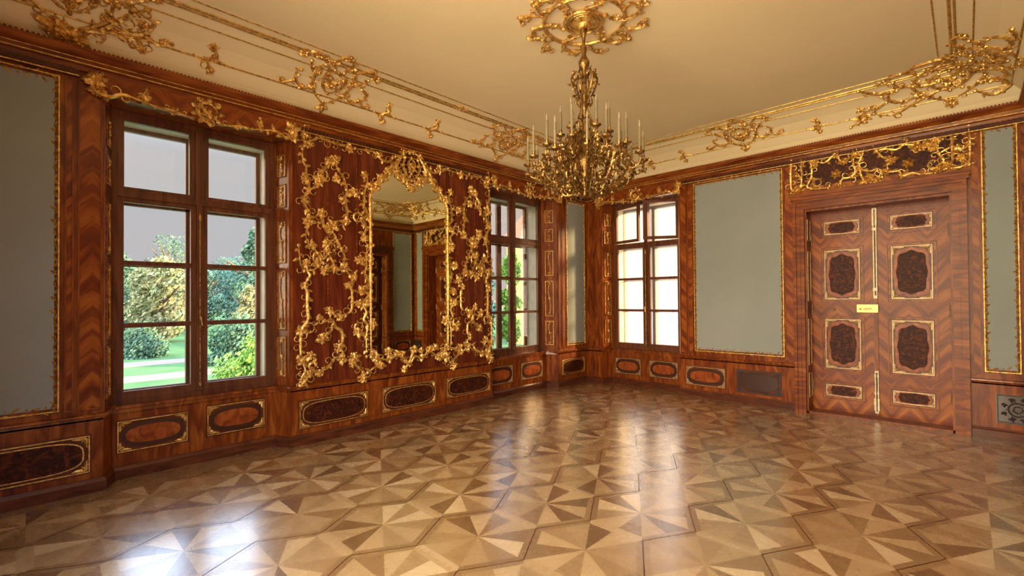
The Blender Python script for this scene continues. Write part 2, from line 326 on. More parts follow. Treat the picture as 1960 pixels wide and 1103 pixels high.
AY, BX, CY, DXX = 5.33, 7.58, -.58, -.42      # wall planes: A (left wall) y=AY, B (right wall) x=BX, C behind right y=CY
FA = lambda u, v, w: (u, AY-w, v)
FB = lambda u, v, w: (BX-w, -u, v)
FC = lambda u, v, w: (-u, CY+w, v)
def sub_frame(F, p0, p1):                     # a plane standing on p0-p1 (plan) of frame F
    du, dw = p1[0]-p0[0], p1[1]-p0[1]; l = math.hypot(du, dw); du /= l; dw /= l
    return (lambda a, v, b: F(p0[0]+du*a-dw*b, v, p0[1]+dw*a+du*b)), l
TR={'paths':[[(2.151,3.616),(2.134,3.486),(2.153,3.345)],[(2.13,3.305),(2.129,3.166),(2.163,3.117),(2.17,3.007),(2.197,2.873),(2.142,2.753),(2.146,2.684),(2.196,2.607),(2.203,2.524),(2.2,2.454),(2.168,2.381),(2.168,2.27)],[(2.164,3.396),(2.247,3.43),(2.318,3.476),(2.449,3.464),(2.6,3.455),(2.693,3.485)],[(2.756,3.454),(2.887,3.461),(3.004,3.471),(3.055,3.436),(3.125,3.388),(3.213,3.383),(3.322,3.478)],[(2.5,3.258),(2.433,3.2),(2.375,3.131),(2.338,3.067),(2.374,3.002),(2.317,2.963),(2.288,2.902),(2.232,2.878),(2.19,2.816)],[(2.5,3.258),(2.537,3.148),(2.598,3.086),(2.629,3.003),(2.647,2.888),(2.613,2.794),(2.646,2.71),(2.651,2.592),(2.596,2.512),(2.52,2.489)],[(2.52,2.489),(2.446,2.524),(2.387,2.46),(2.358,2.5),(2.333,2.611),(2.273,2.561),(2.203,2.566)],[(2.445,2.438),(2.505,2.342),(2.401,2.275)],[(2.505,2.342),(2.58,2.217)],[(2.644,2.932),(2.738,2.902),(2.851,2.92)],[(2.885,3.154),(2.918,3.084),(2.876,2.924),(2.876,2.832),(2.867,2.74),(2.916,2.67),(2.842,2.584),(2.899,2.499),(2.866,2.389),(2.915,2.287)],[(2.084,2.222),(2.091,2.104),(2.112,1.987),(2.156,2.034),(2.185,1.93),(2.208,1.886),(2.148,1.78),(2.177,1.706),(2.177,1.557),(2.184,1.393),(2.125,1.306),(2.103,1.219),(2.103,1.042),(2.11,0.953),(2.153,0.83),(2.109,0.747),(2.124,0.664)],[(2.216,2.232),(2.291,2.147),(2.329,2.042),(2.26,1.963),(2.185,1.945)],[(2.423,2.248),(2.415,2.155),(2.321,2.042)],[(2.423,2.155),(2.478,2.05),(2.526,1.959),(2.592,2.024),(2.617,2.137),(2.543,2.242)],[(2.642,2.043),(2.658,1.932),(2.743,1.919),(2.751,1.855),(2.674,1.789),(2.708,1.726),(2.71,1.566),(2.69,1.47),(2.557,1.426)],[(2.429,1.507),(2.524,1.412),(2.557,1.442)],[(2.304,1.419),(2.319,1.342),(2.381,1.363),(2.46,1.383),(2.508,1.288),(2.573,1.253),(2.589,1.126),(2.539,1.052),(2.588,1.001),(2.621,0.888)],[(2.476,1.32),(2.444,1.244),(2.365,1.188)],[(2.588,0.969),(2.474,0.917),(2.442,0.859),(2.348,0.808),(2.302,0.79),(2.212,0.823),(2.182,0.767),(2.109,0.732)],[(2.213,0.988),(2.272,0.937),(2.197,0.885),(2.212,0.808)],[(2.992,2.293),(2.901,2.187),(2.9,2.039),(2.882,1.924),(2.935,1.794),(2.863,1.727),(2.943,1.678),(2.898,1.629),(2.845,1.564),(2.898,1.465),(2.862,1.368),(2.915,1.301),(2.896,1.171),(2.896,0.975)],[(2.707,1.582),(2.81,1.573),(2.863,1.531)],[(2.791,1.218),(2.888,1.155)],[(2.739,0.94),(2.755,0.826),(2.859,0.734),(2.859,0.653)],[(2.967,0.969),(3.058,0.878),(3.095,0.791),(3.003,0.767),(2.912,0.712)]],'mirror':[(3.267,3.338),(3.168,3.191),(3.028,3.057),(2.968,2.938),(2.951,2.843),(2.955,2.273),(2.95,1.959),(2.952,1.629),(2.955,1.382),(2.946,1.135),(2.94,0.922)],'clus':[(2.157,3.576),(2.157,3.478),(2.205,3.378),(2.163,2.978),(2.317,2.978),(2.419,3.219),(2.5,3.258),(2.522,3.043),(2.149,2.74),(2.65,2.555),(2.344,2.612),(2.431,2.436),(2.23,2.233),(2.401,2.275),(2.49,2.486),(2.738,2.917),(3.073,3.455),(2.968,3.031),(2.916,2.624),(2.882,2.376),(2.613,2.794),(2.203,2.51),(2.171,2.034),(2.494,1.989),(2.383,1.953),(2.616,1.994),(2.742,1.887),(2.148,1.773),(2.674,1.789),(2.429,1.492),(2.557,1.411),(2.319,1.411),(2.35,1.173),(2.302,0.783),(2.111,1.277),(2.11,0.938),(2.213,0.988),(2.124,0.686),(2.539,1.052),(2.588,0.907),(2.83,2.101),(2.954,2.124),(2.846,1.727),(2.898,1.572),(2.987,1.314),(2.791,1.218),(2.739,0.924),(2.704,0.847),(2.859,0.653),(3.022,0.881),(3.076,0.793),(2.182,0.782),(2.291,2.04)],'flow':[(2.693,3.432),(2.885,3.154),(2.431,2.436),(2.795,2.099),(2.837,1.719),(2.81,1.565)],'bottom':[[(2.891,0.914),(2.974,0.937),(3.093,0.864),(3.216,0.852),(3.325,0.89),(3.435,0.831),(3.511,0.759),(3.588,0.849),(3.707,0.822),(3.829,0.895),(3.974,0.814),(4.103,0.784),(4.202,0.722),(4.28,0.644)],[(4.039,0.86),(4.17,0.919),(4.35,0.887),(4.467,0.968)],[(3.435,0.702),(3.511,0.791),(3.589,0.965)]],'bclus':[(2.974,0.937),(3.093,0.786),(3.216,0.852),(3.325,0.922),(3.435,0.831),(3.511,0.759),(3.589,0.948),(3.435,0.702),(3.707,0.838),(3.829,0.929),(3.974,0.814),(4.125,0.8),(4.28,0.661)],'over':[[(-1.762,3.558),(-1.774,3.322),(-1.768,3.093)],[(-1.735,3.632),(-1.642,3.533),(-1.638,3.414),(-1.636,3.297),(-1.704,3.329)],[(-1.636,3.297),(-1.655,3.143),(-1.741,3.118)],[(-1.6,3.504),(-1.533,3.49),(-1.515,3.293),(-1.571,3.148),(-1.505,3.098),(-1.343,3.09),(-1.31,3.122)],[(-1.483,3.499),(-1.402,3.444),(-1.338,3.449),(-1.242,3.523),(-1.182,3.416),(-1.12,3.422),(-1.014,3.491)],[(-1.029,3.476),(-1.046,3.369),(-1.025,3.255),(-1.063,3.189),(-1.169,3.172),(-1.186,3.063)],[(-0.881,3.641),(-0.933,3.554),(-0.941,3.474),(-0.986,3.357),(-0.958,3.269),(-0.872,3.225),(-0.772,3.232),(-0.746,3.129)],[(-0.881,3.641),(-0.825,3.52),(-0.77,3.418),(-0.715,3.353),(-0.66,3.341)],[(-0.986,3.357),(-0.959,3.169),(-0.874,3.027),(-0.788,3.119),(-0.759,3.203)],[(-0.797,3.478),(-0.713,3.477),(-0.604,3.443),(-0.55,3.474),(-0.523,3.537)],[(-0.537,3.488),(-0.419,3.46),(-0.394,3.42),(-0.33,3.465),(-0.268,3.391),(-0.205,3.46)],[(-0.688,3.33),(-0.689,3.189),(-0.581,3.168),(-0.555,3.102),(-0.45,3.125),(-0.373,3.093),(-0.247,3.085)],[(-0.218,3.446),(-0.22,3.313),(-0.172,3.22),(-0.21,3.128),(-0.247,3.085)],[(-0.207,3.311),(-0.098,3.368)],[(-0.023,3.627),(-0.095,3.548),(-0.092,3.367),(-0.1,3.172),(-0.149,3.116)],[(0.046,3.577),(0.052,3.333),(0.045,3.125)],[(-0.098,3.352),(-0.027,3.319),(0.048,3.334)],[(-0.101,3.114),(-0.03,3.108),(0.04,3.142)]],'oclus':[(-1.735,3.632),(-1.704,3.329),(-1.741,3.118),(-1.664,3.125),(-1.484,3.461),(-1.242,3.532),(-1.151,3.41),(-1.014,3.491),(-1.063,3.207),(-1.186,3.063),(-0.881,3.659),(-0.873,3.153),(-0.946,3.094),(-0.803,3.068),(-0.875,3.009),(-0.66,3.324),(-0.703,3.192),(-0.562,3.112),(-0.523,3.545),(-0.407,3.432),(-0.305,3.45),(-0.217,3.479),(-0.268,3.383),(-0.21,3.128),(-0.136,3.179),(-0.023,3.636),(-0.039,3.338),(-0.017,3.219),(0.017,3.147)],'oflow':[(-1.238,3.259),(-0.494,3.254)],'orings':[(-1.454,3.186),(-0.258,3.188)]}

# ================================================================ structure
# ---- floor: parquet of hexagons, each of twelve wedges, divided by strips
def make_floor():
    mb = MB(); tone = []; grain = []
    L, H, x0, y0 = .71, .622, .70, -.10
    R = L/math.sqrt(3); rng = random.Random(4)
    X0, X1, Y0, Y1 = -1.3, 7.42, -1.3, 5.17
    def poly(pts, t, g):
        # clip to the room rectangle
        for ax, lim, sg in ((0, X0, 1), (0, X1, -1), (1, Y0, 1), (1, Y1, -1)):
            out = []
            for i in range(len(pts)):
                a, b = pts[i], pts[(i+1) % len(pts)]; da = (a[ax]-lim)*sg; db = (b[ax]-lim)*sg
                if da >= 0: out.append(a)
                if da*db < 0: k = da/(da-db); out.append((a[0]+(b[0]-a[0])*k, a[1]+(b[1]-a[1])*k))
            pts = out
            if len(pts) < 3: return
        mb.face(*[mb.raw((p[0], p[1], 0)) for p in pts]); tone.append(t); grain.append(g)
    r2 = R-.046
    for j in range(-3, 11):
        for n in range(-8, 13):
            cx = x0+n*L+j*L/2; cy = y0+j*H
            if cx < X0-.5 or cx > X1+.5 or cy < Y0-.5 or cy > Y1+.5: continue
            V = [(cx+r2*math.cos(PI/6+k*PI/3), cy+r2*math.sin(PI/6+k*PI/3)) for k in range(6)]
            O = [(cx+R*math.cos(PI/6+k*PI/3), cy+R*math.sin(PI/6+k*PI/3)) for k in range(6)]
            for k in range(6):
                a, b = V[k], V[(k+1) % 6]; m = ((a[0]+b[0])/2, (a[1]+b[1])/2); g = PI/3*k
                poly([(cx, cy), a, m], rng.choice((.80, .66, .50, .58)), g+.3)
                poly([(cx, cy), m, b], rng.choice((.10, .28, .40, .44)), g+1.1)
                e = (.62 if k in (2, 5) else .30)+rng.uniform(-.06, .06)
                poly([a, O[k], O[(k+1) % 6], b], e, g+PI/3+PI/2)
    for a, b, c, d in ((-1.3, 8.0, 5.17, 5.75), (7.42, 8.0, -1.3, 5.17)):     # plain border boards along the walls
        mb.face(*[mb.raw(p) for p in ((a, c, 0), (b, c, 0), (b, d, 0), (a, d, 0))]); tone.append(.34); grain.append(PI/2 if c > 5 else 0)
    o = mb.build('floor', 'parquet'); struct(o)
    for nm, dat in (('tone', tone), ('grain', grain)):
        at = o.data.attributes.new(nm, 'FLOAT', 'FACE'); at.data.foreach_set('value', dat)
    s = MB().box(-1.3, 8.0, -1.3, 5.75, -.25, -.003).build('floor_slab', 'wood_dark', o)
    return o
make_floor()

# ---- cove and ceiling
COVE = [(.02, 3.69), (.08, 3.79), (.20, 3.895), (.34, 3.98), (.50, 4.045), (.65, 4.095), (.78, 4.11), (2.2, 4.11)]
ARC = [0]
for a_, b_ in zip(COVE, COVE[1:]): ARC.append(ARC[-1]+math.hypot(b_[0]-a_[0], b_[1]-a_[1]))
def cove_at(q):
    for i in range(len(COVE)-1):
        if q <= ARC[i+1] or i == len(COVE)-2:
            t = (q-ARC[i])/(ARC[i+1]-ARC[i]); a, b = COVE[i], COVE[i+1]
            s, z = a[0]+(b[0]-a[0])*t, a[1]+(b[1]-a[1])*t; l = ARC[i+1]-ARC[i]
            return s, z, (b[1]-a[1])/l, -(b[0]-a[0])/l
def q_of(s):
    for i in range(len(COVE)-1):
        if s <= COVE[i+1][0]: return ARC[i]+(ARC[i+1]-ARC[i])*(s-COVE[i][0])/(COVE[i+1][0]-COVE[i][0])
def cove_frame(F):
    def G(u, q, w):
        s, z, ns, nz = cove_at(max(q, 0)); return F(u, z+nz*w, s+ns*w)
    return G
GA, GB, GC = cove_frame(FA), cove_frame(FB), cove_frame(FC)
mb = MB(lambda x, z, y: (x, y, z)); mb.box(-.5, BX+.1, 4.11, 4.35, CY-.1, AY+.1)
for F, u0, u1 in ((FA, -.5, BX+.02), (FB, -AY-.02, -CY+.02), (FC, -BX-.02, .42)):
    mb.F = F; mb.sweep([(u0, 0), (u1, 0)], [(s, z) for s, z in COVE[:-1]]+[(.78, 4.2), (-.02, 4.2), (-.02, 3.69)])
ceiling = struct(mb.build('ceiling', 'plaster', smooth=False))

# ---- walls
BAY1, BAY2, BAY3 = (.45, 2.0), (5.04, 6.69), (-4.97, -3.44)
FR1, FR2, FR3 = (.523, 1.930), (5.06, 6.56), (-4.875, -3.51)
DW = -.27
PATH_A = [(-.5, 0), (.45, 0), (.525, -.2), (1.915, -.2), (2.0, 0), (5.04, 0), (5.06, -.2), (6.60, -.2), (6.69, 0), (BX+.02, 0)]
PATH_B1 = [(-AY-.02, 0), (-4.97, 0), (-4.88, -.2), (-3.50, -.2), (-3.44, 0), (-1.74, 0)]
PATH_B2 = [(.03, 0), (-CY+.02, 0)]
PATH_C = [(-BX-.02, 0), (-6.85, 0)]
PATH_C2 = [(-5.17, 0), (.5, 0)]
DADO = [(-.02, .62), (-.02, 0), (0, 0), (0, .62)]
DADO = [(-.03, 0), (0, 0), (0, .625), (-.03, .625)]
def pier(mb, poly): mb.plan(poly, .60, 3.74)
mb = MB(FA)
mb.sweep(PATH_A, DADO)
mb.box(-.5, .45, 0, .6, -.62, -.03); mb.box(2.0, 5.04, 0, .6, -.62, -.03); mb.box(6.69, BX+.6, 0, .6, -.62, -.03)
for a, b in (BAY1, BAY2): mb.box(a, b, 0, .60, -.62, -.23); mb.box(a, b, 3.40, 3.74, -.62, -.002)
pier(mb, [(-.5, 0), (-.5, -.62), (.523, -.62), (.523, DW), (.45, 0)][::-1])
pier(mb, [(2.0, 0), (1.93, DW), (1.93, -.62), (5.06, -.62), (5.06, DW), (5.04, 0)])
pier(mb, [(6.69, 0), (6.56, DW), (6.56, -.62), (BX+.6, -.62), (BX+.6, 0)])
wall_left = struct(mb.build('wall_left', 'wood'))
mb = MB(FB)
mb.sweep(PATH_B1, DADO); mb.sweep(PATH_B2, DADO)
mb.box(-AY-.02, -4.97, 0, .6, -.62, -.03); mb.box(-3.44, -1.62, 0, .6, -.62, -.03); mb.box(-.105, .60, 0, .6, -.62, -.03)
mb.box(-4.97, -3.44, 0, .60, -.62, -.23); mb.box(-4.97, -3.44, 3.40, 3.74, -.62, -.002)
pier(mb, [(-AY-.02, 0), (-AY-.02, -.62), (-4.875, -.62), (-4.875, DW), (-4.97, 0)][::-1])
mb.plan([(-3.44, 0), (-3.51, DW), (-3.51, -.62), (-1.62, -.62), (-1.62, 0)], .60, 3.74)
mb.box(-1.62, -.105, 2.83, 3.74, -.62, 0); mb.box(-.105, .60, .60, 3.74, -.62, 0)
wall_right = struct(mb.build('wall_right', 'wood'))
mb = MB(FC); mb.sweep(PATH_C, DADO); mb.sweep(PATH_C2, DADO)
mb.box(-BX, -6.73, 0, 3.74, -.3, -.002); mb.box(-6.73, -5.3, 2.83, 3.74, -.3, 0); mb.box(-5.3, .5, 0, 3.74, -.3, 0)
wall_back = struct(mb.build('wall_back', 'wood'))

wall_near = struct(MB(lambda x, z, y: (x, y, z)).box(-.75, -.50, 0, 4.1, 3.1, AY).build('wall_near', 'wood'))
# ---- rails, baseboards, cornices
RAIL = [(0, .612), (.018, .618), (.024, .632), (.040, .642), (.040, .656), (.024, .664), (-.30, .664), (-.30, .612)]
RAIL = [(-.02, .612), (.016, .616), (.022, .632), (.038, .640), (.038, .655), (.022, .662), (-.02, .662)]
BASE = [(-.02, 0), (.028, 0), (.028, .085), (.018, .10), (.012, .115), (-.02, .115)]
CROWN = [(0, 3.55), (.035, 3.55), (.04, 3.585), (.07, 3.60), (.075, 3.625), (.12, 3.65), (.15, 3.675), (.15, 3.70), (.02, 3.715)]
n = 0
for nm, F, pths in (('left', FA, [PATH_A]), ('right', FB, [PATH_B1, PATH_B2]), ('back', FC, [PATH_C, PATH_C2])):
    n += 1; mb = MB(F)
    for p in pths: mb.sweep(p, RAIL)
    rail = struct(mb.build('trim_%d' % n, 'polish'))
    mb = MB(F)
    for p in pths: mb.sweep(p, BASE)
    struct(mb.build('baseboard_'+nm, 'wood_dark'))
for nm, F, u0, u1, secs in (('left', FA, -.5, BX+.02, ((-.5, .29), (2.02, 5.02), (6.73, 7.55))), ('right', FB, -AY, -CY, ((-5.30, -5.05), (-3.40, .55))), ('back', FC, -BX, .5, ((-7.55, .5),))):
    n += 1
    cr = struct(MB(F).sweep([(u0, 0), (u1, 0)], CROWN).build('trim_%d' % n, 'wood_h'))
    mb = MB(F); mb.box(u0, u1, 3.592, 3.600, .06, .078); mb.box(u0, u1, 3.626, 3.632, .07, .088)
    for a, b in secs: mb.box(a, b, 3.492, 3.502, .03, .042)
    mb.build('highlight_bead', 'gold_old', cr)  # gilt colour put in for the highlights along the wooden edges
    mb = MB(F)
    for a, b in secs:
        mb.box(a, b, 3.495, 3.56, 0, .032)
        k = a+.01
        while k < b-.03: mb.box(k, k+.022, 3.508, 3.552, .03, .046); k += .042
    mb.build('dentil_frieze', 'wood_dark', cr)
    mb = MB(F); k = u0
    while k < u1-.03: mb.box(k, k+.018, 3.70, 3.714, .12, .147); k += .030
    mb.build('leaf_edge', 'wood', cr)
# window sills (stone grey at the ends, wood between)
def sill(F, bay, fr, par):
    mb = MB(F); mb.plan([(bay[0]+.02, -.02), (fr[0], DW-.01), (fr[1], DW-.01), (bay[1]-.02, -.02), (fr[1]-.0, -.18), (fr[0]+.0, -.18)][::-1], .60, .661)
    return mb.build('sill_board', 'polish', par)
for F, b, f, p in ((FA, BAY1, FR1, wall_left), (FA, BAY2, FR2, wall_left), (FB, BAY3, FR3, wall_right)):
    MB(F).plan([(b[0], -.003), (f[0], DW), (f[1], DW), (b[1], -.003)], 3.388, 3.40).build('soffit_board', 'polish', p)
sill(FA, BAY1, FR1, wall_left); sill(FA, BAY2, FR2, wall_left); sill(FB, BAY3, FR3, wall_right)
def pilaster(F, u0, u1, v0, v1, par, mat='veneer'):
    mb = MB(F); mb.box(u0, u1, v0, v1, 0, .008); mb.k = 1; mb.rim(u0, u1, v0, v1, .012, .008, .018)
    return mb.build('pilaster', [mat, 'wood'], par)
pilaster(FA, .205, .262, .70, 3.48, wall_left); pilaster(FA, .285, .44, .70, 3.48, wall_left)
pilaster(FA, 6.70, 6.80, .70, 3.48, wall_left, 'wood'); pilaster(FA, 6.815, 6.93, .70, 3.48, wall_left, 'wood')
pilaster(FB, -5.29, -5.14, .70, 3.48, wall_right, 'wood'); pilaster(FB, -5.12, -4.985, .70, 3.48, wall_right, 'wood')
pilaster(FB, -3.425, -3.31, .70, 3.48, wall_right); pilaster(FB, -3.295, -3.205, .70, 3.48, wall_right)
pilaster(FB, -1.87, -1.755, .70, 3.48, wall_right); pilaster(FB, .045, .125, .70, 3.48, wall_right); pilaster(FB, .44, .54, .70, 3.48, wall_right)
# splayed window jambs with small gilded panels
def jamb(F, p0, p1, par, rng):
    G, l = sub_frame(F, p0, p1); a, b = l*.2, l*.8
    mb = MB(G); mb.box(.01, l-.01, .67, 3.38, 0, .006); mb.k = 1
    cells = ((.76, 1.22), (1.28, 1.95), (2.02, 2.50), (2.64, 2.90), (2.98, 3.24))
    for v0, v1 in cells: mb.rim(a, b, v0, v1, .010, .006, .016)
    j = mb.build('jamb_panel', ['polish', 'wood_h'], par)
    mb = MB(G)
    for v0, v1 in cells:
        mb.rim(a+.016, b-.016, v0+.016, v1-.016, .006, .006, .012)
        c = (a+b)/2
        for s in (0, 1):
            vv = v0+.05 if s == 0 else v1-.05
            mb.cluster(c, vv, .04, rng, 4, .008)
        mb.tube([(p[0], p[1], .012) for p in catmull([(c, v0+.06), (c+.02, v0*.7+v1*.3), (c-.02, v0*.3+v1*.7), (c, v1-.06)], .05)], .005, 5)
        mb.cluster(c, (v0+v1)/2, .035, rng, 4, .008)
    mb.build('gilded_tracery', 'gold', j)
rg = random.Random(11)
for F, bay, fr, par in ((FA, BAY1, FR1, wall_left), (FA, BAY2, FR2, wall_left), (FB, BAY3, FR3, wall_right)):
    if bay is not BAY2: jamb(F, (bay[0], 0), (fr[0], DW), par, rg)
    jamb(F, (fr[1], DW), (bay[1], 0), par, rg)

# ================================================================ windows
def sash(F, p0, p1, v0, v1, bars, par, lock_side=None, top=.045, bot=.07):
    G, l = sub_frame(F, p0, p1); t = .046
    mb = MB(G)
    mb.box(0, t, v0, v1, -.045, 0); mb.box(l-t, l, v0, v1, -.045, 0)
    mb.box(t, l-t, v0, v0+bot, -.045, 0); mb.box(t, l-t, v1-top, v1, -.045, 0)
    for b in bars: mb.box(t, l-t, b-.021, b+.021, -.04, -.004)
    s = mb.build('sash', 'frame', par)
    MB(G).box(t-.004, l-t+.004, v0+bot-.004, v1-top+.004, -.026, -.022).build('glass', 'glass', s)
    return s
def window(num, F, u0, u1, cu, opened=False):
    W = DW
    mb = MB(F); mb.rim(u0, u1, .66, 3.385, .045, W-.09, W)
    mb.box(cu-.035, cu+.035, 2.638, 3.34, W-.08, W+.010)
    mb.box(u0+.045, u1-.045, 2.582, 2.638, W-.085, W+.012)
    root = struct(mb.build('window_%d' % num, 'frame'))
    m = .026
    for a, b in ((u0+.045, cu-m), (cu+m, u1-.045)): sash(F, (a, W-.005), (b, W-.005), .705, 2.582, (1.385, 1.97), root)
    w2 = W-.005; a, b = u0+.047, cu-.037; c, d = cu+.037, u1-.047
    if opened:
        t1, t2 = math.radians(14), math.radians(33); l1, l2 = b-a, d-c
        sash(F, (a, W+.02), (a+l1*math.cos(t1), W+.02+l1*math.sin(t1)), 2.645, 3.33, (), root, bot=.05)
        sash(F, (d-l2*math.cos(t2), W+.02+l2*math.sin(t2)), (d, W+.02), 2.645, 3.33, (), root, bot=.05)
    else:
        sash(F, (a, w2), (b, w2), 2.64, 3.34, (), root, bot=.04); sash(F, (c, w2), (d, w2), 2.64, 3.34, (), root, bot=.04)
    mb = MB(F); mb.box(cu-.026, cu+.026, .71, 2.59, W-.06, W+.018); mb.build('meeting_post', 'frame', root)
    mb = MB(F); mb.tube([(cu, .74, W+.03), (cu, 2.5, W+.03)], .006, 6)
    for v in (.78, 1.45, 2.45): mb.box(cu-.014, cu+.014, v-.03, v+.03, W+.018, W+.034)
    mb.tube([(cu, 1.45, W+.04), (cu, 1.45, W+.07), (cu+.01, 1.36, W+.075)], .008, 6)
    mb.build('espagnolette_bolt', 'brass', root)
    mb = MB(F); t = .02; o = -.60
    mb.box(u0+.02, u0+.045, .68, 3.36, o, W-.09); mb.box(u1-.045, u1-.02, .68, 3.36, o, W-.09)
    mb.box(u0+.045, u1-.045, 3.335, 3.36, o, W-.09); mb.box(u0+.045, u1-.045, .66, .70, o-.06, W-.09)
    mb.build('reveal', 'cream', root)
    mb = MB(F); mb.rim(u0+.0, u1-.0, .66, 3.38, .085, o-.05, o); mb.box(cu-.05, cu+.05, .74, 3.3, o-.05, o); mb.box(u0+.08, u1-.08, 2.56, 2.66, o-.05, o)
    for b in (1.385, 1.97): mb.box(u0+.08, u1-.08, b-.015, b+.015, o-.04, o-.01)
    of = mb.build('outer_frame', 'frame', root)
    MB(F).box(u0+.08, u1-.08, .74, 3.3, o-.03, o-.026).build('outer_glass', 'glass', of)
    if opened: MB(F).box(u0+.03, u1-.03, .70, 3.35, o+.03, o+.033).build('added_diffuser', 'pane_diffuser', of)  # sheet added to whiten the panes and spread the incoming light
    return root
window(1, FA, FR1[0], FR1[1], 1.210)
window(2, FA, FR2[0], FR2[1], 5.805)
window(3, FB, FR3[0], FR3[1], -4.190, True)

# ================================================================ gilded carving tools
def scroll(F, pts, r, par, rng, name='scroll', mat='gold', bud=.05, w=.0, both=False, bs=1.0, curl=True):
    P = catmull([p if len(p) == 3 else p for p in pts], .022)
    if len(P) < 3: return None
    mb = MB(F); R = []; n = len(P)
    for i in range(n):
        e = min(1, .35+2.2*min(i, n-1-i)/n); R.append(r*e*(.8+.4*rng.random()))
    mb.tube([(p[0], p[1], w+(0 if both else r*.7)) for p in P], R, 5)
    acc = 0; side = 1
    for i in range(1, n-1):
        acc += (P[i]-P[i-1]).length
        if acc > bud:
            acc = rng.uniform(-.3, .1)*bud; side = -side; d = P[i]-P[i-1]; a = math.atan2(d.y, d.x)+side*rng.uniform(.6, 1.3)
            if not both and rng.random() < .42:
                mb.curl(P[i].x, P[i].y, a, r*rng.uniform(3.2, 4.6)*bs, r*.42, rng.choice((-1, 1)), w+r*.3); continue
            mb.leaf(P[i].x, P[i].y, a, r*rng.uniform(2.2, 3.6)*bs, r*rng.uniform(1.3, 2.0)*bs, r*.7, w+(0 if both else r*.3), both)
    if curl:
        for i, j in ((0, 1), (n-1, n-2)):
            mb.boss(P[i].x, P[i].y, r*1.25, w)
    return mb.build(name, mat, par)
def scrolls(F, paths, r, par, rng, **k):
    for p in paths: scroll(F, p, r, par, rng, **k)
def ring(F, u, v, R, r, par, rng, name='rocaille_ring', mat='gold', w=0., sq=1.):
    pts = [(u+R*math.cos(a), v+R*sq*math.sin(a)) for a in [2*PI*i/9 for i in range(10)]]
    return scroll(F, pts, r, par, rng, name=name, mat=mat, bud=R*.35, w=w)
def leaves(F, spots, sz, par, rng, mat='gold', w=.006):
    for u, v in spots: MB(F).cluster(u, v, sz*rng.uniform(.8, 1.25), rng, None, w).build('leaf_cluster', mat, par)

# ---- cloth panels in gilded borders
def cloth_panel(F, u0, u1, v0, v1, label, rng, bw=.042):
    root = thing('wall_panel', label, 'wall panel', F((u0+u1)/2, v0, 0), None)
    MB(F).box(u0+bw*.7, u1-bw*.7, v0+bw*.7, v1-bw*.7, .001, .010).build('cloth', 'cloth', root)
    mb = MB(F); mb.rim(u0, u1, v0, v1, .009, .001, .022); mb.build('outer_bead', 'gold_old', root)
    mb = MB(F); c = bw*.55
    def run(a, b, fixed, vert):
        n = max(3, int((b-a)/.052)); st = (b-a)/n
        for i in range(n):
            k = a+(i+.5)*st; sd = 1 if i % 2 else -1; t = rng.uniform(-.3, .3)
            if vert: mb.leaf(fixed+sd*.010, k-st*.5, PI/2+sd*.55+t, st*1.15, .026, .012, .006); mb.leaf(fixed-sd*.012, k, PI/2-sd*1.1, .022, .018, .010, .008)
            else: mb.leaf(k-st*.5, fixed+sd*.010, sd*.55+t, st*1.15, .026, .012, .006); mb.leaf(k, fixed-sd*.012, -sd*1.1, .022, .018, .010, .008)
    run(v0, v1, u0+c, True); run(v0, v1, u1-c, True); run(u0, u1, v0+c, False); run(u0, u1, v1-c, False)
    mb.build('carved_border', 'gold', root)
    return root
rp = random.Random(3)
cloth_panel(FA, -.47, .175, .715, 3.465, 'grey cloth wall panel left of the garden window, cut by the left edge', rp)
cloth_panel(FA, 6.945, 7.535, .745, 3.455, 'narrow pale green cloth panel in the corner between the two far windows', rp)
cloth_panel(FB, -3.187, -1.885, .745, 3.475, 'large blue grey cloth panel between the right-hand window and the double door', rp)
cloth_panel(FB, .142, .425, .742, 3.508, 'narrow grey cloth panel right of the double door', rp)
cloth_panel(FC, -7.50, -6.90, .745, 3.475, 'wide cloth panel on the back wall, seen only in the mirror', rp)

